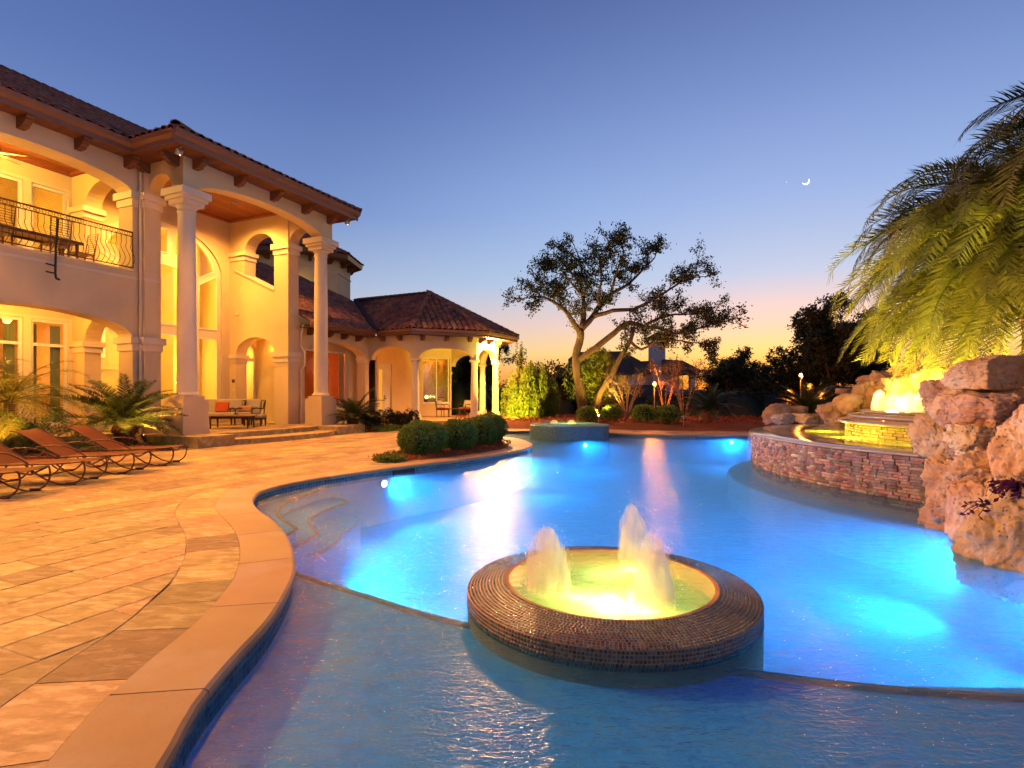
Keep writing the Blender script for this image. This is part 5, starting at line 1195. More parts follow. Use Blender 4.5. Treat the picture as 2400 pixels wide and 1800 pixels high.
def limb_tree(name, label, cat, base, limbs, leafm, barkm, lsize, dens, L2, group=None, r2=.035, lvl=2, every=2):
    t = thing(name, label, cat, base, 0, group); tk = MB(); tw = MB(); lf = []
    for pts, r0, r1, start in limbs:
        # resample and wiggle
        P = [Vector(p) for p in pts]; k = len(P); rs = [r0+(r1-r0)*i/(k-1) for i in range(k)]
        Q = []; RR = []
        for i in range(k-1):
            p0, p1, p2, p3 = P[max(i-1, 0)], P[i], P[i+1], P[min(i+2, k-1)]; seg = max(2, int((p2-p1).length/.3))
            for j in range(seg):
                u = j/seg; Q.append(.5*((2*p1)+(p2-p0)*u+(2*p0-5*p1+4*p2-p3)*u*u+(3*p1-p0-3*p2+p3)*u**3)+Vector((0, random.gauss(0, .03), random.gauss(0, .012)))); RR.append(rs[i]+(rs[i+1]-rs[i])*u)
        Q.append(P[-1]); RR.append(rs[-1]); tk.tube(Q, RR, 8)
        for i in range(int(len(Q)*start), len(Q), every):
            d = (Q[min(i+1, len(Q)-1)]-Q[i-1]).normalized()
            for _ in range(2):
                sd_ = (d*.6+Vector((random.gauss(0, .7), random.gauss(0, .9), random.gauss(.25, .6)))).normalized(); twigs(tw, lf, Q[i], sd_, L2*random.uniform(.6, 1.15), r2, lvl, dens)
        twigs(tw, lf, Q[-1], (Q[-1]-Q[-2]).normalized(), L2, r2, lvl, dens)
    tk.build('trunk', M[barkm], t, world=True, smooth=True); o = tw.build('branches', M[barkm], t, world=True); o['kind'] = 'stuff'
    v, q = leaves(lf or [tuple(base)], lsize, .6, .4); c = np_mesh('crown', v, q, M[leafm], t, rnd=rng.random(len(q)), world=True); c['kind'] = 'stuff'; return t
YO = 27.4
oak = [([(1368, 992), (1366, 961), (1359, 915), (1353, 871), (1350, 833), (1361, 791), (1360, 775)], .26, .17, 2),
       ([(1361, 791), (1356, 775), (1340, 750), (1324, 727), (1296, 708), (1273, 696), (1242, 698)], .17, .03, .45),
       ([(1296, 708), (1300, 686), (1286, 664), (1270, 660)], .06, .02, .3),
       ([(1360, 778), (1366, 756), (1369, 727), (1366, 692), (1360, 667), (1363, 625), (1353, 593)], .18, .03, .35),
       ([(1360, 667), (1345, 645), (1325, 625), (1305, 600)], .07, .02, .2), ([(1366, 692), (1345, 672), (1330, 650), (1305, 640)], .07, .02, .3),
       ([(1363, 770), (1391, 740), (1404, 718), (1433, 689), (1471, 667), (1507, 632), (1535, 603)], .17, .03, .35),
       ([(1433, 689), (1440, 655), (1450, 625), (1462, 595)], .08, .02, .3), ([(1404, 718), (1402, 690), (1410, 660), (1405, 610), (1415, 585)], .08, .02, .3),
       ([(1391, 742), (1436, 729), (1487, 724), (1535, 699), (1599, 660), (1631, 650)], .12, .025, .45),
       ([(1355, 846), (1379, 827), (1423, 794), (1455, 766), (1478, 756), (1507, 766), (1545, 769), (1583, 782), (1631, 772), (1682, 755)], .18, .03, .50),
       ([(1507, 766), (1551, 743), (1599, 737), (1650, 738)], .09, .02, .2),
       ([(1396, 985), (1399, 950), (1408, 919), (1430, 884), (1455, 836), (1478, 798), (1484, 772)], .18, .08, .75),
       ([(1478, 800), (1503, 820), (1535, 801), (1577, 798), (1637, 804)], .08, .02, .35)]
lm = []
for pts, r0, r1, st_ in oak:
    dy = [0]*len(pts)
    if st_ < 1:
        sgn = random.choice((-1, 1)); dy = [sgn*i*.28 for i in range(len(pts))]
    lm.append((px2(pts, YO, dy), r0, r1, st_ if st_ < 1 else 1.0))
limb_tree('live_oak', 'large live oak with leaning twin trunks and sparse crown against the dusk sky', 'tree', (3.5, YO, .1), lm, 'oakleaf', 'bark', .11, 4.6, .88, r2=.028)
cloud_bush('understory_tree', (4.2, 27.8, 1.0), (1.4, 1.2, 2.6), 6500, .15, 'small yellow lit tree between the twin trunks of the oak', 'tree', 'brightleaf', 26, aspect=.4, up=(0, 0, -.6))
# bare multi-stemmed crape myrtles
def myrtle(px, py, Y, spread_, h_, label, n=9, leafy=.5):
    b = D(px, py, Y); lm = []
    for k in range(n):
        a = 2*PI*k/n+random.uniform(-.3, .3); s = spread_*random.uniform(.5, 1.1)
        pts = [b+Vector((.05*math.cos(a), .05*math.sin(a), 0)), b+Vector((.25*s*math.cos(a), .25*s*math.sin(a), h_*.35)), b+Vector((.6*s*math.cos(a), .6*s*math.sin(a), h_*.68)), b+Vector((s*math.cos(a), s*math.sin(a), h_))]
        lm.append((pts, .035, .012, .62))
    return limb_tree('crape_myrtle', label, 'tree', tuple(b), lm, 'oakleaf', 'palebark', .07, leafy*.55, .6, 'multi stemmed trees on the mulch mound', .012, 1, 2)
myrtle(1469, 985, 26.0, .95, 1.7, 'vase shaped multi stemmed bare tree left of the torch lamp', leafy=1.)
myrtle(1602, 990, 25.5, .95, 2.2, 'multi stemmed tree with leafy top right of the torch lamp', leafy=5)
myrtle(1558, 985, 27.5, .9, 2.3, 'multi stemmed tree just behind the right boxwood ball', n=5, leafy=5)
# dark tree right, trees and shrub line behind
def bigtree(px, Y, h_, w, label, seed, leafm='leafdark', cat='tree', dens=4, n=9, lsize=.14, group=None):
    b = Vector(((px-1200)/F*Y, Y, 0)); lm = [([b, b+Vector((.1, 0, h_*.25)), b+Vector((.15, .1, h_*.45))], .2, .14, 1.0)]; top = b+Vector((.15, .1, h_*.35))
    for k in range(n):
        a = 2*PI*k/n+random.uniform(-.3, .3); e = random.uniform(.2, 1.0); s = w*random.uniform(.55, 1.0)*(1-.35*e)
        lm.append(([top+Vector((0, 0, h_*.04*k/n)), top+Vector((s*.5*math.cos(a), s*.5*math.sin(a), h_*.3*e)), top+Vector((s*math.cos(a), s*math.sin(a), h_*(.08+.48*e)))], .10, .03, .2))
    return limb_tree('dark_tree', label, cat, tuple(b), lm, leafm, 'bark', lsize, dens, .95, group, .025, 2, 2)
bigtree(1945, 30, 6.3, 2.2, 'tall dark evergreen tree left of the palm fronds', 1, dens=8, n=13)
bigtree(2010, 31, 5.6, 2.0, 'dark evergreen tree half hidden behind the palm fronds', 2, dens=7)
bigtree(1866, 33, 3.9, 1.7, 'smaller dark tree behind the right torch lamp', 3, dens=6)
bigtree(1700, 38, 4.0, 1.7, 'spreading dark tree against the sunset right of the neighbour house', 4, dens=6)
bigtree(1735, 42, 3.7, 1.7, 'low dark tree silhouetted in the brightest part of the sunset', 5, dens=6)
bigtree(1800, 40, 3.0, 1.9, 'small dark tree beside the distant hill in the sunset', 6, dens=5)
bigtree(1118, 42, 6.6, 2.4, 'dark tree seen through the pavilion columns', 7, dens=5)
bigtree(1085, 38, 5.2, 2.0, 'dark tree behind the pavilion window wall', 8, dens=5)
bigtree(1310, 33, 3.4, 1.6, 'reddish thin tree between bright shrubs and oak', 9, dens=3)
# dense hedge masses at the back of the garden
hd = [(-7, 36.5, 2.6, 2.4), (-3.2, 37.5, 2.8, 2.8), (.2, 36, 2.6, 2.3), (2.6, 33, 1.8, 1.9), (4.8, 33.5, 2.0, 1.6), (6.6, 31.5, 1.9, 1.75), (8.6, 30.5, 1.9, 1.6), (10.6, 30.5, 2.0, 1.8), (12.6, 30.8, 2.2, 1.8), (14.8, 31.2, 2.4, 1.7), (17.0, 30, 2.6, 1.9), (19.4, 28.5, 2.6, 2.2), (21.5, 27, 2.6, 2.6), (24, 25, 3, 3)]
pts = []
for x, y, w, h_ in hd:
    for _ in range(3200):
        a = random.uniform(0, 2*PI); e = random.random(); rr = math.sqrt(1-e*e*.8)*random.uniform(.75, 1.05); z = h_*e*random.uniform(.8, 1.08)
        pts.append((x+w*.75*rr*math.cos(a)+random.gauss(0, .12), y+w*.45*rr*math.sin(a), z))
v, q = leaves(pts, .15, .55, .4); o = np_mesh('undergrowth', v, q, M['leafdark'], rnd=rng.random(len(q))); tag(o, kind='stuff')
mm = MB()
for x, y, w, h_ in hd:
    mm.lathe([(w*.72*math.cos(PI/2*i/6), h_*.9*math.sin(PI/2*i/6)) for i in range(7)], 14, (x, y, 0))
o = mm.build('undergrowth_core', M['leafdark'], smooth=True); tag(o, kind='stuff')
# far wooded ridge and hill
pts = []
for k in range(16000):
    a = random.uniform(-.75, 1.0); r_ = random.uniform(60, 95); hz = 1.0+1.3*abs(mn.noise(Vector((a*9, 3, 0))))*2.2; x = r_*math.sin(a); y = r_*math.cos(a)
    pts.append((x, y, random.random()**.7*hz))
v, q = leaves(pts, .75, .7, .5); o = np_mesh('distant_woods', v, q, M['leafdark'], rnd=rng.random(len(q))); tag(o, kind='stuff')
mm = MB(); vs = []; fs = []; nh = 160
for i in range(nh+1):
    a = -1.3+2.6*i/nh; hh = 6+14*max(0, mn.fractal(Vector((a*3.1, 7, 0)), 1, 2, 4)+.35)+16*math.exp(-((a-.475)/.035)**2)+10*math.exp(-((a-.03)/.05)**2)
    for r_, z in ((700, -1), (850, hh*.72), (1000, hh), (1300, -1)): vs.append((r_*math.sin(a), r_*math.cos(a), z))
for i in range(nh):
    for j in range(3): fs.append((i*4+j, (i+1)*4+j, (i+1)*4+j+1, i*4+j+1))
mm.add(vs, fs); tag(mm.build('distant_hills', M['hill'], smooth=True), kind='structure')

# ================================================================== PALMS AND CYCADS
def frond_mesh(name, L, nl, droop, ll, width, mtl, curl=.35, rib=.012, vee=.55, base=.10, twist=0., lift=0.):
    """a feather frond: grows along +X and bends down; leaflets on both sides"""
    pts = []; p = Vector((0, 0, 0)); ang = lift
    k = 22
    for i in range(k+1):
        pts.append(p.copy()); ang -= droop/k*(.45+1.1*i/k); p = p+Vector((math.cos(ang), 0, math.sin(ang)))*L/k
    mm = MB(); mm.tube(pts, [rib*(1.6-1.45*i/k) for i in range(k+1)], 4, caps=False)
    rv = np.array(mm.v); rf = np.array([f for f in mm.f]); v = []; 
    for i in range(nl):
        for sd_ in (-1, 1):
            t = base+(1-base)*(i+random.random()*.6)/nl; u = t*k; j = min(int(u), k-1); b = pts[j].lerp(pts[j+1], u-j); d = (pts[j+1]-pts[j]).normalized(); up = Vector((0, 1, 0)).cross(d)*-1
            if up.z < 0: up = -up
            l_ = ll*(math.sin(PI*min(1, .16+.84*(1-t))*.72)+.12)*random.uniform(.88, 1.1)*(1 if t > base+.06 else .6)
            a = vee*random.uniform(.8, 1.2); out_ = (Vector((0, sd_, 0))*math.sin(a*1.9)+d*(math.cos(a*1.6)*.9+.35*t)+up*(.30+random.gauss(0, .10))).normalized()
            sag = Vector((0, 0, -curl*l_*random.uniform(.7, 1.3))); w = width*(.7+.3*math.sin(PI*t)); s_ = d*w*.5
            m1 = b+out_*l_*.45+sag*.22; tip = b+out_*l_+sag
            v += [b-s_*.5, b+s_*.5, m1+s_, m1-s_, m1-s_, m1+s_, tip+s_*.12, tip-s_*.12]
    v = np.array([list(q) for q in v]); q = np.arange(len(v)).reshape(-1, 4); V = np.vstack([rv, v]); Q = np.vstack([rf, q+len(rv)])
    me = bpy.data.meshes.new(name); me.from_pydata(V.tolist(), [], Q.tolist()); me.materials.append(M[mtl]); return me
def crown_of(parent, metas, n, el0, el1, c=(0, 0, 0), azr=(0, 2*PI), sc=(.85, 1.1), name='frond', bytel=False):
    for i in range(n):
        me = random.choice(metas) if not bytel else metas[min(len(metas)-1, int((i+.5)/n*len(metas)))]; o = bpy.data.objects.new(name, me); COL.objects.link(o); o.parent = parent; u = (i+.5)/n
        a = azr[0]+(azr[1]-azr[0])*((i*.618034) % 1); el = el0+(el1-el0)*u
        s = random.uniform(*sc); o.location = Vector(c)+Vector((0, 0, random.uniform(-.1, .1))); o.rotation_euler = (random.uniform(-.45, .45), -el, a); o.scale = (s, s, s)
random.seed(11)
pm_ = [frond_mesh('frond', L_, 84, d_, .62, .052, 'palm', curl=.16, rib=.028, vee=.62, base=.10) for L_, d_ in ((5.3, .95), (5.4, 1.3), (5.6, 1.7), (5.4, 2.1), (5.0, 2.3))]
palm = thing('date_palm', 'huge date palm with arching golden green fronds above the spillway and boulders', 'palm tree', (13.6, 14.0, .2))
crown_of(palm, pm_, 190, -.55, 1.35, (0, 0, 5.4), sc=(.84, 1.0), bytel=True)
crown_of(palm, pm_, 80, -.50, 1.2, (-.3, -.4, 4.6), azr=(R(140), R(280)), sc=(.75, 1.0), bytel=True)
mm = MB(); mm.lathe([(.55, 0), (.45, 1), (.42, 3), (.5, 4.4), (.62, 4.9), (.4, 5.3)], 18); mm.build('trunk', M['cycadtrunk'], palm, smooth=True)
palm2 = thing('date_palm', 'second date palm at the frame edge whose upper fronds stand against the sky', 'palm tree', (14.6, 12.2, .2))
crown_of(palm2, pm_, 110, -.45, 1.35, (0, 0, 6.6), sc=(.85, 1.0), bytel=True); mm = MB(); mm.lathe([(.55, 0), (.42, 3), (.5, 5.0), (.6, 5.5), (.4, 5.8)], 18); mm.build('trunk', M['cycadtrunk'], palm2, smooth=True)
# cycads
cm = [frond_mesh('frond', 1.45, 66, d_, .20, .024, 'cycad', curl=.05, rib=.010, vee=.75, base=.12) for d_ in (.55, .85, 1.1)]
def cycad(c, label, s=1., th=.5, n=40, name='cycad', el=(-.1, 1.25), group=None):
    t = thing(name, label, 'cycad', c, 0, group); crown_of(t, cm, n, el[0], el[1], (0, 0, th*s), sc=(.8*s, 1.1*s))
    mm = MB(); random.seed(5)
    for k in range(12):
        z = th*s*k/12; r_ = .20*s*(1+.15*math.sin(k)); 
        for j in range(12):
            a = 2*PI*(j+.5*(k % 2))/12; mm.frustum(r_*math.cos(a), r_*math.sin(a), z, z+.07*s, .04*s, .04*s, .02*s, .02*s)
    mm.lathe([(.19*s, 0), (.20*s, th*s*.5), (.16*s, th*s)], 14); mm.build('trunk', M['cycadtrunk'], t); return t
cycad((-10.75, 15.2, .05), 'large cycad with shaggy trunk beside the portico plinth', 1.12, .62, 44, el=(-.05, 1.2))
cycad((-6.55, 22.6, .05), 'cycad growing right behind the second portico column', 1.0, .5, 36)
pt = thing('potted_cycad', 'broad dark cycad in a terracotta pot on the mulch mound', 'potted cycad', (9.0, 25.0, .12))
mm = MB(); mm.lathe([(.25, 0), (.30, .1), (.36, .55), (.40, .58), (.40, .66), (.33, .66)], 24); mm.build('pot', M['terracotta'], pt, smooth=False)
crown_of(pt, cm, 34, -.05, 1.1, (0, 0, .75), sc=(.9, 1.15))
cycad((13.2, 24.5, .3), 'spiky low cycad below the right torch lamp', 1.25, .3, 36)
# feathery pygmy palm at the frame edge
pgm = [frond_mesh('frond', 1.9, 62, d_, .34, .013, 'palm', curl=.45, rib=.012, vee=.7, base=.14) for d_ in (1.3, 1.7, 2.1)]
pg = thing('pygmy_palm', 'feathery pygmy palm in front of the lower loggia windows', 'palm', (-12.2, 13.3, 0))
crown_of(pg, pgm, 34, -.1, 1.3, (0, 0, 1.35), sc=(.85, 1.1)); mm = MB(); mm.lathe([(.10, 0), (.08, .8), (.11, 1.4)], 10); mm.build('trunk', M['cycadtrunk'], pg, smooth=True)
pg2 = thing('pygmy_palm', 'second feathery palm at the very edge of the frame behind the loungers', 'palm', (-13.4, 13.0, 0))
crown_of(pg2, pgm, 26, -.1, 1.3, (0, 0, 1.7), sc=(.85, 1.1)); mm = MB(); mm.lathe([(.10, 0), (.08, .8), (.11, 1.75)], 10); mm.build('trunk', M['cycadtrunk'], pg2, smooth=True)
# trailing purple plant and flower stalks
def purple(c, n, label, seed):
    random.seed(seed); t = thing('purple_plant', label, 'plant', c); mm = MB()
    for k in range(n):
        a = random.uniform(PI*.7, PI*1.5); p = Vector((0, 0, 0)); pts = [p]; d = Vector((math.cos(a), math.sin(a), random.uniform(-.2, .5)))
        for i in range(4): p = p+d*.05; d = d+Vector((random.gauss(0, .3), 0, -.25)); pts.append(p)
        mm.tube(pts, .004, 4)
        for q in pts[1:]:
            for _ in range(2): w = Vector((random.gauss(0, 1), random.gauss(0, 1), random.gauss(0, 1))).normalized(); z_ = w.orthogonal()*.012; mm.add([q, q+w*.035+z_, q+w*.07, q+w*.035-z_], [(0, 1, 2, 3)])
    mm.build('stems_and_leaves', M['purple'], t); return t
purple(D(2385, 1135, 4.75), 18, 'trailing purple leaved plant on the slanting rock face', 3)
purple(D(2320, 1180, 5.0), 4, 'two tiny purple sprigs on the pale rock', 4)
cloud_bush('dark_shrub', (9.6, 9.0, 1.7), (.6, .6, .5), 1500, .08, 'dark leafy plant growing behind the top of the rock wall', 'shrub', 'leafy', 10)
random.seed(21)
cloud_bush('flowering_shrub', (10.2, 8.6, 1.6), (1.2, 1.0, 2.0), 5000, .09, 'leafy shrub with pink flower spikes above the capping block', 'shrub', 'oakleaf', 20)

# ================================================================== LOUNGERS
LD = Vector((-.985, -.17, 0)).normalized()
lg = thing('sun_lounger', 'sun lounger', 'sun lounger', (0, 0, 0), 0, 'loungers in a row on the flagstone deck')
def prof_tube(mm, pts, y, r=.014, n=6): mm.tube([(x, y, z) for x, z in pts], r, n)
seat = [(0, .385), (.4, .375), (.8, .37), (1.22, .37)]; back = [(1.22, .37), (1.42, .50), (1.62, .64), (1.80, .755), (1.93, .82), (2.03, .845)]
W2 = .32
mm = MB(); ss = spline(seat, .1, False); vs = [(p.x, y, p.y-(.015 if abs(y) < .2 else 0)) for p in ss for y in (-W2, -.15, .15, W2)]
mm.add(vs, [(i*4+j, i*4+j+1, (i+1)*4+j+1, (i+1)*4+j) for i in range(len(ss)-1) for j in range(3)]); vs2 = [(x, y, z-.008) for x, y, z in vs]; mm.add(vs2, [(i*4+j, (i+1)*4+j, (i+1)*4+j+1, i*4+j+1) for i in range(len(ss)-1) for j in range(3)])
mm.build('seat', M['sling'], lg, smooth=True)
mm = MB(); ss = spline(back, .07, False); vs = [(p.x, y, p.y-(.012 if abs(y) < .2 else 0)) for p in ss for y in (-W2, -.15, .15, W2)]
mm.add(vs, [(i*4+j, i*4+j+1, (i+1)*4+j+1, (i+1)*4+j) for i in range(len(ss)-1) for j in range(3)]); mm.add([(x, y, z-.008) for x, y, z in vs], [(i*4+j, (i+1)*4+j, (i+1)*4+j+1, i*4+j+1) for i in range(len(ss)-1) for j in range(3)])
mm.build('backrest', M['sling'], lg, smooth=True)
for y in (-W2-.012, W2+.012):
    mm = MB(); prof_tube(mm, [(p.x, p.y) for p in spline([(-.02, .39), (.4, .36), (1.2, .355), (1.9, .36)], .1, False)], y, .015); prof_tube(mm, [(p.x, p.y) for p in spline(back, .07, False)], y, .014); mm.build('side_rail', M['tube'], lg, smooth=True)
    mm = MB(); prof_tube(mm, [(p.x, p.y) for p in spline([(-.02, .385), (-.04, .26), (-.0, .12), (.12, .03), (.30, .015), (.50, .08), (.70, .22), (.84, .355)], .06, False)], y, .014); mm.box(.10, .24, y-.02, y+.02, 0, .045); mm.build('front_leg', M['tube'], lg, smooth=True)
    mm = MB(); prof_tube(mm, [(p.x, p.y) for p in spline([(1.10, .355), (1.20, .16), (1.34, .03), (1.52, .015), (1.70, .10), (1.86, .355)], .06, False)], y, .014); mm.box(1.36, 1.48, y-.02, y+.02, 0, .04); mm.build('rear_leg', M['tube'], lg, smooth=True)
    mm = MB(); yy = y*1.10; prof_tube(mm, [(p.x, p.y) for p in spline([(.78, .37), (.92, .47), (1.10, .545), (1.32, .57), (1.52, .55), (1.66, .50)], .06, False)], yy, .013); mm.build('armrest', M['tube'], lg, smooth=True)
    mm = MB(); mm.tube([(1.62, y, .62), (1.86, y, .36)], .010, 5); mm.build('back_strut', M['tube'], lg)
mm = MB(); mm.tube([(.0, -W2, .375), (.03, 0, .30), (.0, W2, .375)], .016, 6); mm.tube([(.22, -W2, .02), (.22, W2, .02)], .012, 6); mm.tube([(1.4, -W2, .02), (1.4, W2, .02)], .012, 6); mm.tube([(1.86, -W2, .36), (1.86, W2, .36)], .012, 6); mm.build('cross_bars', M['tube'], lg)
lab = ('nearest sun lounger, only its foot half inside the frame', 'second sun lounger from the nearest, its backrest cut by the frame edge', 'third sun lounger from the nearest, whole backrest visible', 'farthest sun lounger, in front of the large cycad')
for i, (y0, y1) in enumerate(((7.87, 8.64), (9.17, 9.80), (10.35, 11.07), (11.62, 12.27))):
    o = lg if i == 0 else copy_tree(lg); c = Vector((-7.22-.02*i, (y0+y1)/2-.0, 0)); o.location = c; o.rotation_euler = (0, 0, math.atan2(LD.y, LD.x)); o['label'] = lab[i]

# ================================================================== PORTICO FURNITURE
def cush(mm, x0, x1, y0, y1, z0, z1, b=.035):
    mm.add([(x, y, z) for z, k in ((z0, 1), (z0+b, 0), (z1-b, 0), (z1, 1)) for x, y in ((x0+b*k, y0+b*k), (x1-b*k, y0+b*k), (x1-b*k, y1-b*k), (x0+b*k, y1-b*k))], [(3, 2, 1, 0), (12, 13, 14, 15)]+[(r*4+i, r*4+(i+1) % 4, (r+1)*4+(i+1) % 4, (r+1)*4+i) for r in range(3) for i in range(4)])
def leg4(parent, x0, x1, y0, y1, h_, m='furn', w=.03):
    for x in (x0, x1):
        for y in (y0, y1): a = MB(); a.frustum(x, y, 0, h_, w*.6, w*.6, w, w); a.build('leg', M[m], parent)
def seatthing(name, label, cat, loc, rz, w, d=.8, h_=.36, arms=True, ncush=1):
    t = thing(name, label, cat, loc, rz); leg4(t, -w/2+.05, w/2-.05, -d/2+.05, d/2-.05, h_-.06)
    a = MB(); a.box(-w/2, w/2, -d/2, d/2, h_-.07, h_); a.build('seat_frame', M['furn'], t)
    for k in range(ncush):
        x0 = -w/2+.06+(w-.12)*k/ncush; x1 = -w/2+.06+(w-.12)*(k+1)/ncush
        a = MB(); cush(a, x0, x1-.01, -d/2, d/2-.1, h_, h_+.14); a.build('seat_cushion', M['cushion'], t)
        a = MB(); cush(a, x0, x1-.01, -.07, .07, 0, .56); o = a.build('back_cushion', M['cushion'], t); o.location = (0, d/2-.14, h_+.10); o.rotation_euler = (-.22, 0, 0)
    a = MB()
    if arms:
        for s in (-1, 1):
            x = s*(w/2-.02); a.tube([(x, -d/2+.03, h_-.04), (x, -d/2+.03, h_+.24), (x, -d/2, h_+.27)], .02, 6); a.tube([(x, -d/2-.02, h_+.27), (x, -.1, h_+.30), (x, d/2, h_+.26), (x, d/2+.1, h_+.55)], .028, 6)
    a.tube([(-w/2, d/2, h_-.03), (-w/2, d/2+.14, h_+.6)], .02, 6); a.tube([(w/2, d/2, h_-.03), (w/2, d/2+.14, h_+.6)], .02, 6); a.tube([(-w/2, d/2+.14, h_+.6), (w/2, d/2+.14, h_+.6)], .02, 6)
    a.build('armrest_frame', M['furn'], t); return t
FZ = .325
seatthing('sofa', 'beige cushioned outdoor sofa behind the first portico pedestal', 'sofa', (-11.75, 21.6, FZ), R(4), 2.0, .85, .36, True, 2)
seatthing('armchair', 'beige cushioned outdoor armchair between sofa and glazed door', 'armchair', (-10.65, 22.0, FZ), R(-6), .95, .82, .36)
ot = thing('ottoman', 'beige topped ottoman in front of the armchair', 'ottoman', (-9.85, 21.0, FZ), R(6)); leg4(ot, -.3, .3, -.25, .25, .3); a = MB(); a.box(-.34, .34, -.29, .29, .24, .30); a.build('frame', M['furn'], ot); a = MB(); cush(a, -.34, .34, -.29, .29, .30, .43); a.build('cushion', M['cushion'], ot)
ct = thing('coffee_table', 'low dark coffee table with light top on the portico', 'table', (-10.0, 19.6, FZ), R(8)); leg4(ct, -.62, .62, -.33, .33, .42); a = MB(); a.box(-.72, .72, -.42, .42, .42, .46); a.build('table_top', M['tabletop'], ct); a = MB(); a.box(-.62, .62, -.33, .33, .34, .42); a.build('apron', M['furn'], ct)
a = MB(); cush(a, -.24, .24, -.06, .06, 0, .44, .05); o = a.build('throw_pillow', M['orange'], loc=(0, 0, 0)); o.location = (-11.32, 21.35, FZ+.50); o.rotation_euler = (-.25, 0, .1); tag(o, 'bright orange square pillow on the outdoor sofa', 'pillow')
a = MB(); cush(a, -.28, .28, -.06, .06, 0, .26, .05); o = a.build('throw_pillow', M['tabletop'], loc=(0, 0, 0)); o.location = (-10.65, 21.85, FZ+.50); o.rotation_euler = (-.25, 0, -.1); tag(o, 'small tan lumbar pillow on the outdoor armchair', 'pillow')
# pavilion chairs and table
def pchair(loc, rz, label):
    t = thing('patio_chair', label, 'chair', loc, rz, 'chairs under the pavilion'); leg4(t, -.24, .24, -.24, .24, .42, w=.02); a = MB(); a.box(-.27, .27, -.27, .27, .40, .45); a.build('seat', M['furn'], t); a = MB(); cush(a, -.25, .25, -.26, .24, .45, .53); a.build('seat_cushion', M['redcush'], t)
    a = MB(); cush(a, -.24, .24, -.05, .05, 0, .42); o = a.build('back_cushion', M['cushion'], t); o.location = (0, .2, .53); o.rotation_euler = (-.25, 0, 0)
    a = MB()
    for s in (-1, 1): a.tube([(s*.27, -.26, .42), (s*.28, -.28, .66), (s*.28, -.1, .72), (s*.28, .2, .70), (s*.25, .30, .9)], .02, 6)
    a.tube([(-.26, .24, .45), (-.25, .36, 1.0), (.25, .36, 1.0), (.26, .24, .45)], .02, 6); a.build('frame', M['furn'], t); return t
pchair((-3.95, 31.2, .25), R(65), 'red cushioned patio chair in front of the pavilion window'); pchair((-2.75, 31.9, .25), R(-35), 'red cushioned patio chair beside the pavilion column')
a = thing('patio_table', 'low dark patio table between the two red cushioned chairs', 'table', (-3.3, 31.2, .25)); leg4(a, -.3, .3, -.25, .25, .45, w=.02); b_ = MB(); b_.box(-.38, .38, -.32, .32, .45, .49); b_.build('table_top', M['furn'], a)

# ================================================================== BALCONY FURNITURE, FAN, LAMPS
t = thing('balcony_table', 'long slatted table behind the balcony railing', 'table', tuple(H(-2.3, 3.2, 5.27)), HANG)
for k in range(7): a = MB(); a.box(-1.2, 1.2, -.42+.12*k, -.42+.12*k+.11, .70, .73); a.build('slat', M['tube'], t)
a = MB(); a.box(-1.2, 1.2, -.43, -.40, .64, .70); a.box(-1.2, 1.2, .38, .41, .64, .70); a.build('frame', M['tube'], t); leg4(t, -1.05, 1.05, -.36, .36, .68, 'tube', .035)
def ichair(loc, rz, label):
    t = thing('iron_chair', label, 'chair', loc, rz, 'wrought iron chairs on the balcony'); leg4(t, -.22, .22, -.22, .22, .45, 'tube', .02); a = MB(); a.box(-.25, .25, -.25, .25, .43, .46); a.build('seat', M['tube'], t)
    a = MB(); a.tube([(-.24, .23, .44), (-.25, .33, 1.12), (.25, .33, 1.12), (.24, .23, .44)], .015, 6)
    for k in range(9): z = .52+.065*k; a.tube([(-.24, .24+.10*(z-.44), z), (.24, .24+.10*(z-.44), z)], .008, 5)
    a.build('ladder_back', M['tube'], t); return t
ichair(H(-1.9, 2.65, 5.27), HANG+PI, 'ladder back iron chair in the middle of the balcony'); ichair(H(-1.0, 3.1, 5.27), HANG-PI/2, 'ladder back iron chair near the right end of the balcony'); ichair(H(-3.2, 2.65, 5.27), HANG+PI, 'ladder back iron chair near the left end of the balcony')
fn = thing('ceiling_fan', 'ceiling fan with wooden blades under the balcony ceiling', 'ceiling fan', tuple(H(-2.75, 3.9, 8.2)), HANG); a = MB(); a.lathe([(.02, .6), (.02, .12), (.12, .08), (.13, -.02), (.08, -.08), (.02, -.1)], 16); a.build('motor', M['chrome'], fn, smooth=True)
for k in range(5):
    a = MB(); a.box(.14, .78, -.07, .07, -.006, .006); o = a.build('blade', M['fanblade'], fn); o.rotation_euler = (.2, 0, 2*PI*k/5+.4)
for k in range(3): a = MB(); a.lathe([(.02, -.10), (.05, -.18), (.055, -.22), (.01, -.24)], 12, (.07*math.cos(k*2.1), .07*math.sin(k*2.1), 0)); a.build('lamp_shade', M['glow'], fn)
def flood(loc, rz, label):
    t = thing('flood_light', label, 'flood light', loc, rz, 'twin flood lights under the eaves'); a = MB(); a.lathe([(.06, 0), (.06, -.02), (.02, -.03), (.02, -.08)], 14); a.build('mount', M['chrome'], t)
    for s in (-1, 1):
        h_ = MB(); h_.lathe([(.03, .0), (.045, -.05), (.075, -.15), (.075, -.16)], 16); o = h_.build('lamp_head', M['chrome'], t, smooth=True); o.location = (s*.09, 0, -.07); o.rotation_euler = (.5, s*.5, 0)
        h_ = MB(); h_.lathe([(.001, 0), (.07, 0), (.05, -.015)], 16); o2_ = h_.build('bulb', M['glow'], o); o2_.location = (0, 0, -.15)
    return t
flood(H(-.30, -.30, ZW), HANG, 'twin flood light at the near corner of the portico eave'); flood(H(6.75, -.40, ZW), HANG, 'twin flood light at the far corner of the portico eave')
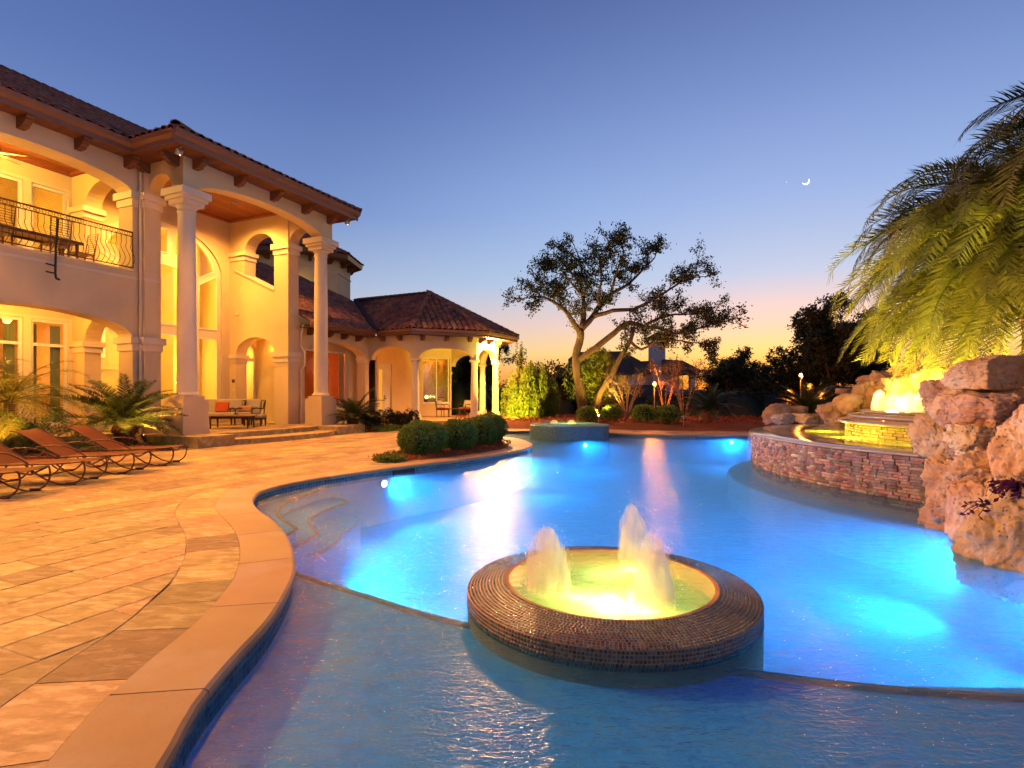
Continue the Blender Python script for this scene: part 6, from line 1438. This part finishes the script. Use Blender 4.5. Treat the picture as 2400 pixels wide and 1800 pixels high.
fl = thing('flood_light', 'glaring flood light under the pavilion eave', 'flood light', (-1.03, 28.55, 4.33), 0, 'flood lights on the pavilion'); a = MB(); a.lathe([(.06, .03), (.06, 0), (.03, -.02), (.03, -.06)], 14); a.build('mount', M['chrome'], fl)
a = MB(); a.lathe([(.02, -.05), (.09, -.10), (.12, -.19), (.09, -.27), (.01, -.30)], 18); a.build('bulb', M['bulb'], fl, smooth=True)
def torch(px, py, Y, zb, label):
    p = D(px, py, Y); t = thing('torch_lamp', label, 'garden lamp', (p.x, p.y, zb), 0, 'torch lamps in the garden'); a = MB(); a.tube([(.0, 0, 0), (-.02, 0, p.z-zb-.1)], .022, 8); a.lathe([(.03, p.z-zb-.14), (.09, p.z-zb-.06), (.09, p.z-zb-.03)], 14); a.build('pole', M['chrome'], t)
    a = MB(); a.lathe([(.03, -.05), (.075, .0), (.06, .07), (.01, .12)], 14, (0, 0, p.z-zb)); a.build('flame_bulb', M['bulborange'], t, smooth=True)
torch(1534, 901, 27, .3, 'lit torch lamp on a slim pole between two boxwood balls'); torch(1877, 881, 26, .3, 'lit torch lamp on a slim pole below the dark evergreen tree')
def pathlight(px, py, Y, label, lit=False):
    p = D(px, py, Y); t = thing('path_light', label, 'path light', (p.x, p.y, max(0, p.z-.45)), 0, 'small path lights'); a = MB(); a.tube([(0, 0, 0), (0, 0, .42)], .015, 6); a.lathe([(.0, .50), (.11, .44), (.11, .42), (.01, .42)], 12); a.build('stake', M['chrome'], t)
    a = MB(); a.lathe([(.03, .34), (.04, .42)], 10); a.build('lens', M['glow'] if lit else M['trim'], t)
pathlight(1403, 970, 24.6, 'lit small path light in front of the oak', True); pathlight(1602, 976, 23.7, 'small path light in front of the leafy multi stemmed tree'); pathlight(867, 982, 23.2, 'small pale path light among the dark shrubs', False)
sl = thing('spot_light', 'small dark garden spotlight in the bed beside the portico plinth', 'spot light', (-10.0, 15.0, .08)); a = MB(); a.tube([(0, 0, 0), (0, 0, .2)], .012, 6); a.build('stake', M['dark'], sl); a = MB(); a.lathe([(.05, 0), (.055, .2), (.04, .22)], 12); o = a.build('lamp_head', M['dark'], sl); o.location = (-.01, 0, .16); o.rotation_euler = (.3, -.35, 0)
lp = thing('table_lamp', 'red lamp with glowing bowl seen through the great arched window', 'lamp', tuple(H(4.9, 6.9, .34)), 0); a = MB(); a.box(-.25, .25, -.25, .25, 0, .75); a.lathe([(.10, .75), (.05, .85), (.12, 1.15), (.06, 1.35), (.03, 1.5)], 14); a.build('stand', M['redroom'], lp); a = MB(); a.lathe([(.05, 1.5), (.26, 1.68), (.27, 1.72)], 18); a.build('lamp_shade', M['glow'], lp)
cloud_bush('indoor_plant', tuple(H(5.05, 6.2, .34)), (.45, .4, 1.1), 900, .10, 'green indoor plant behind the great arched window', 'plant', 'leafy', 10)
o = MB().lathe([(.001, -.05), (.05, -.02), (.05, .03), (.001, .06)], 12).build('candle_lamp', M['candle'], loc=(0, 0, 0)); o.location = H(9.5, 4.9, 2.2); tag(o, 'tiny glowing lamp inside the red room', 'lamp')
# iron fence under the dark trees
fe = thing('iron_fence', 'black iron fence at the back of the garden under the dark trees', 'fence', (20.2, 29.2, .5), R(-30))
a = MB(); a.box(-3, 3, -.02, .02, 1.5, 1.54); a.box(-3, 3, -.02, .02, .1, .14); a.build('rail', M['dark'], fe); pk = MB(); pk.box(-.01, .01, -.01, .01, 0, 1.62)
p0 = pk.build('picket', M['dark'], fe); p0.location = (-2.95, 0, 0)
for k in range(1, 43): c = p0.copy(); COL.objects.link(c); c.parent = fe; c.location.x = -2.95+.14*k

# ================================================================== NEIGHBOUR HOUSE
nb = thing('neighbour_house', 'grey neighbouring house with round capped chimney behind the oak in twilight', 'house', (12, 62, 0))
def NB(px, py, Y=60.): p = D(px, py, Y); return p
def nwall(x0, x1, y0, y1, Y, dep=6, m='greyhouse', name='wall'):
    a_, b_ = NB(x0, y1, Y), NB(x1, y0, Y); a = MB(); a.box(a_.x, b_.x, Y, Y+dep, min(a_.z, 0) if y1 > 900 else a_.z, b_.z); return a.build(name, M[m], nb, world=True)
nwall(1472, 1592, 872, 935, 60); nwall(1330, 1480, 868, 935, 62); 
mm = MB(); a_, b_ = NB(1525, 905), NB(1556, 806); mm.box(a_.x, b_.x, 59.4, 61, a_.z-1, b_.z); ch = mm.build('chimney', M['greyhouse'], nb, world=True)
c_ = NB(1541, 806); mm = MB(); mm.box(c_.x-.9, c_.x+.9, 59.3, 61.1, c_.z, c_.z+.15)
for k in range(4):
    for y in (59.35, 60.9): mm.box(c_.x-.82+.5*k, c_.x-.68+.5*k, y, y+.14, c_.z+.15, c_.z+.55)
mm.box(c_.x-1.0, c_.x+1.0, 59.2, 61.2, c_.z+.55, c_.z+.68); mm.v = [(x-12, y-62, z) for x, y, z in mm.v]; mm.build('chimney_cap', M['greyroof'], ch)
mm = MB(); mm.frustum(c_.x-12, 60.2-62, c_.z+.68, c_.z+1.25, 1.1, 1.1, .15, .15); mm.build('cap_roof', M['greyroof'], ch)
def nroof(l, Y, dep, rise, name='roof'):
    p = [NB(x, y, Y) for x, y in l]; a = MB(); a.add(p, [tuple(range(len(p)))]); q = [v+Vector((0, dep, 0)) for v in p]; a.add(q, [tuple(range(len(q)))]); n = len(p); a.add(p+q, [(i, (i+1) % n, (i+1) % n+n, i+n) for i in range(n)]); return a.build(name, M['greyroof'], nb, world=True)
nroof([(1306, 878), (1340, 850), (1360, 825), (1460, 823), (1500, 845), (1530, 868), (1530, 876)], 59, 7, 1); nroof([(1556, 842), (1600, 845), (1645, 868), (1640, 876), (1556, 876)], 58.5, 7, 1); nroof([(1480, 848), (1532, 845), (1532, 874), (1490, 874)], 58.8, 1, 1)
nroof([(1338, 838), (1352, 826), (1370, 826), (1372, 850), (1340, 856)], 58.5, 3, 1, 'dormer')
a_, b_ = NB(1499, 882), NB(1513, 868); mm = MB(); mm.box(a_.x, b_.x, 59.9, 60.02, a_.z, b_.z); mm.build('window', M['dark'], nb, world=True)
a_, b_ = NB(1615, 935), NB(1626, 872); mm = MB(); mm.box(a_.x, b_.x, 59.5, 60.2, 0, b_.z); mm.build('pillar', M['greyhouse'], nb, world=True)
a_, b_ = NB(1425, 965), NB(1530, 904); mm = MB(); mm.box(a_.x, b_.x, 55, 55.5, 0, b_.z); mm.build('retaining_wall', M['greyroof'], nb, world=True)
# roof of another house seen between the pavilion columns
mm = MB(); mm.add([D(1095, 905, 75), D(1130, 886, 78), D(1165, 902, 75), D(1165, 935, 75), D(1095, 935, 75), D(1130, 886, 84)], [(0, 1, 2, 3, 4), (0, 5, 1), (1, 5, 2)]); o = mm.build('far_roof', M['greyroof']); tag(o, 'dark gabled roof far off between the pavilion columns', 'roof')

# ================================================================== MOON AND STAR
mp_ = D(1889, 424, 900); r_ = 6.0; pa = []
mm = MB(); out_ = [(math.cos(t_), math.sin(t_)) for t_ in [(-165+180*i/24)*PI/180 for i in range(25)]]; inn_ = [(-.30*1+1.0*math.cos(t_)*1.0-.0, .42+math.sin(t_)*1.0) for t_ in [(-165+180*i/24)*PI/180 for i in range(25)]]
c0 = Vector((0, 0)); aa = R(-58); n_ = 24; lo = []; li = []
for i in range(n_+1):
    th = -PI/2+PI*i/n_; lo.append((math.cos(th), math.sin(th))); li.append((math.cos(th)*.62, math.sin(th)))
def rt(p): return (p[0]*math.cos(aa)-p[1]*math.sin(aa), p[0]*math.sin(aa)+p[1]*math.cos(aa))
poly = [tuple(v*r_ for v in rt(p)) for p in lo]+[tuple(v*r_ for v in rt(p)) for p in reversed(li[1:-1])]
mm.plate(poly, [], mp_, (1, 0, 0), (0, 0, 1), (0, 1, 0), 1.5); o = mm.build('moon', M['moon'], loc=tuple(mp_)); tag(o, 'thin bright crescent moon in the evening sky', 'moon')
o = MB().lathe([(.01, -1), (.8, 0), (.01, 1)], 8).build('star', M['star'], loc=(0, 0, 0)); o.location = D(1843, 427, 900); tag(o, 'faint star left of the crescent moon', 'star')
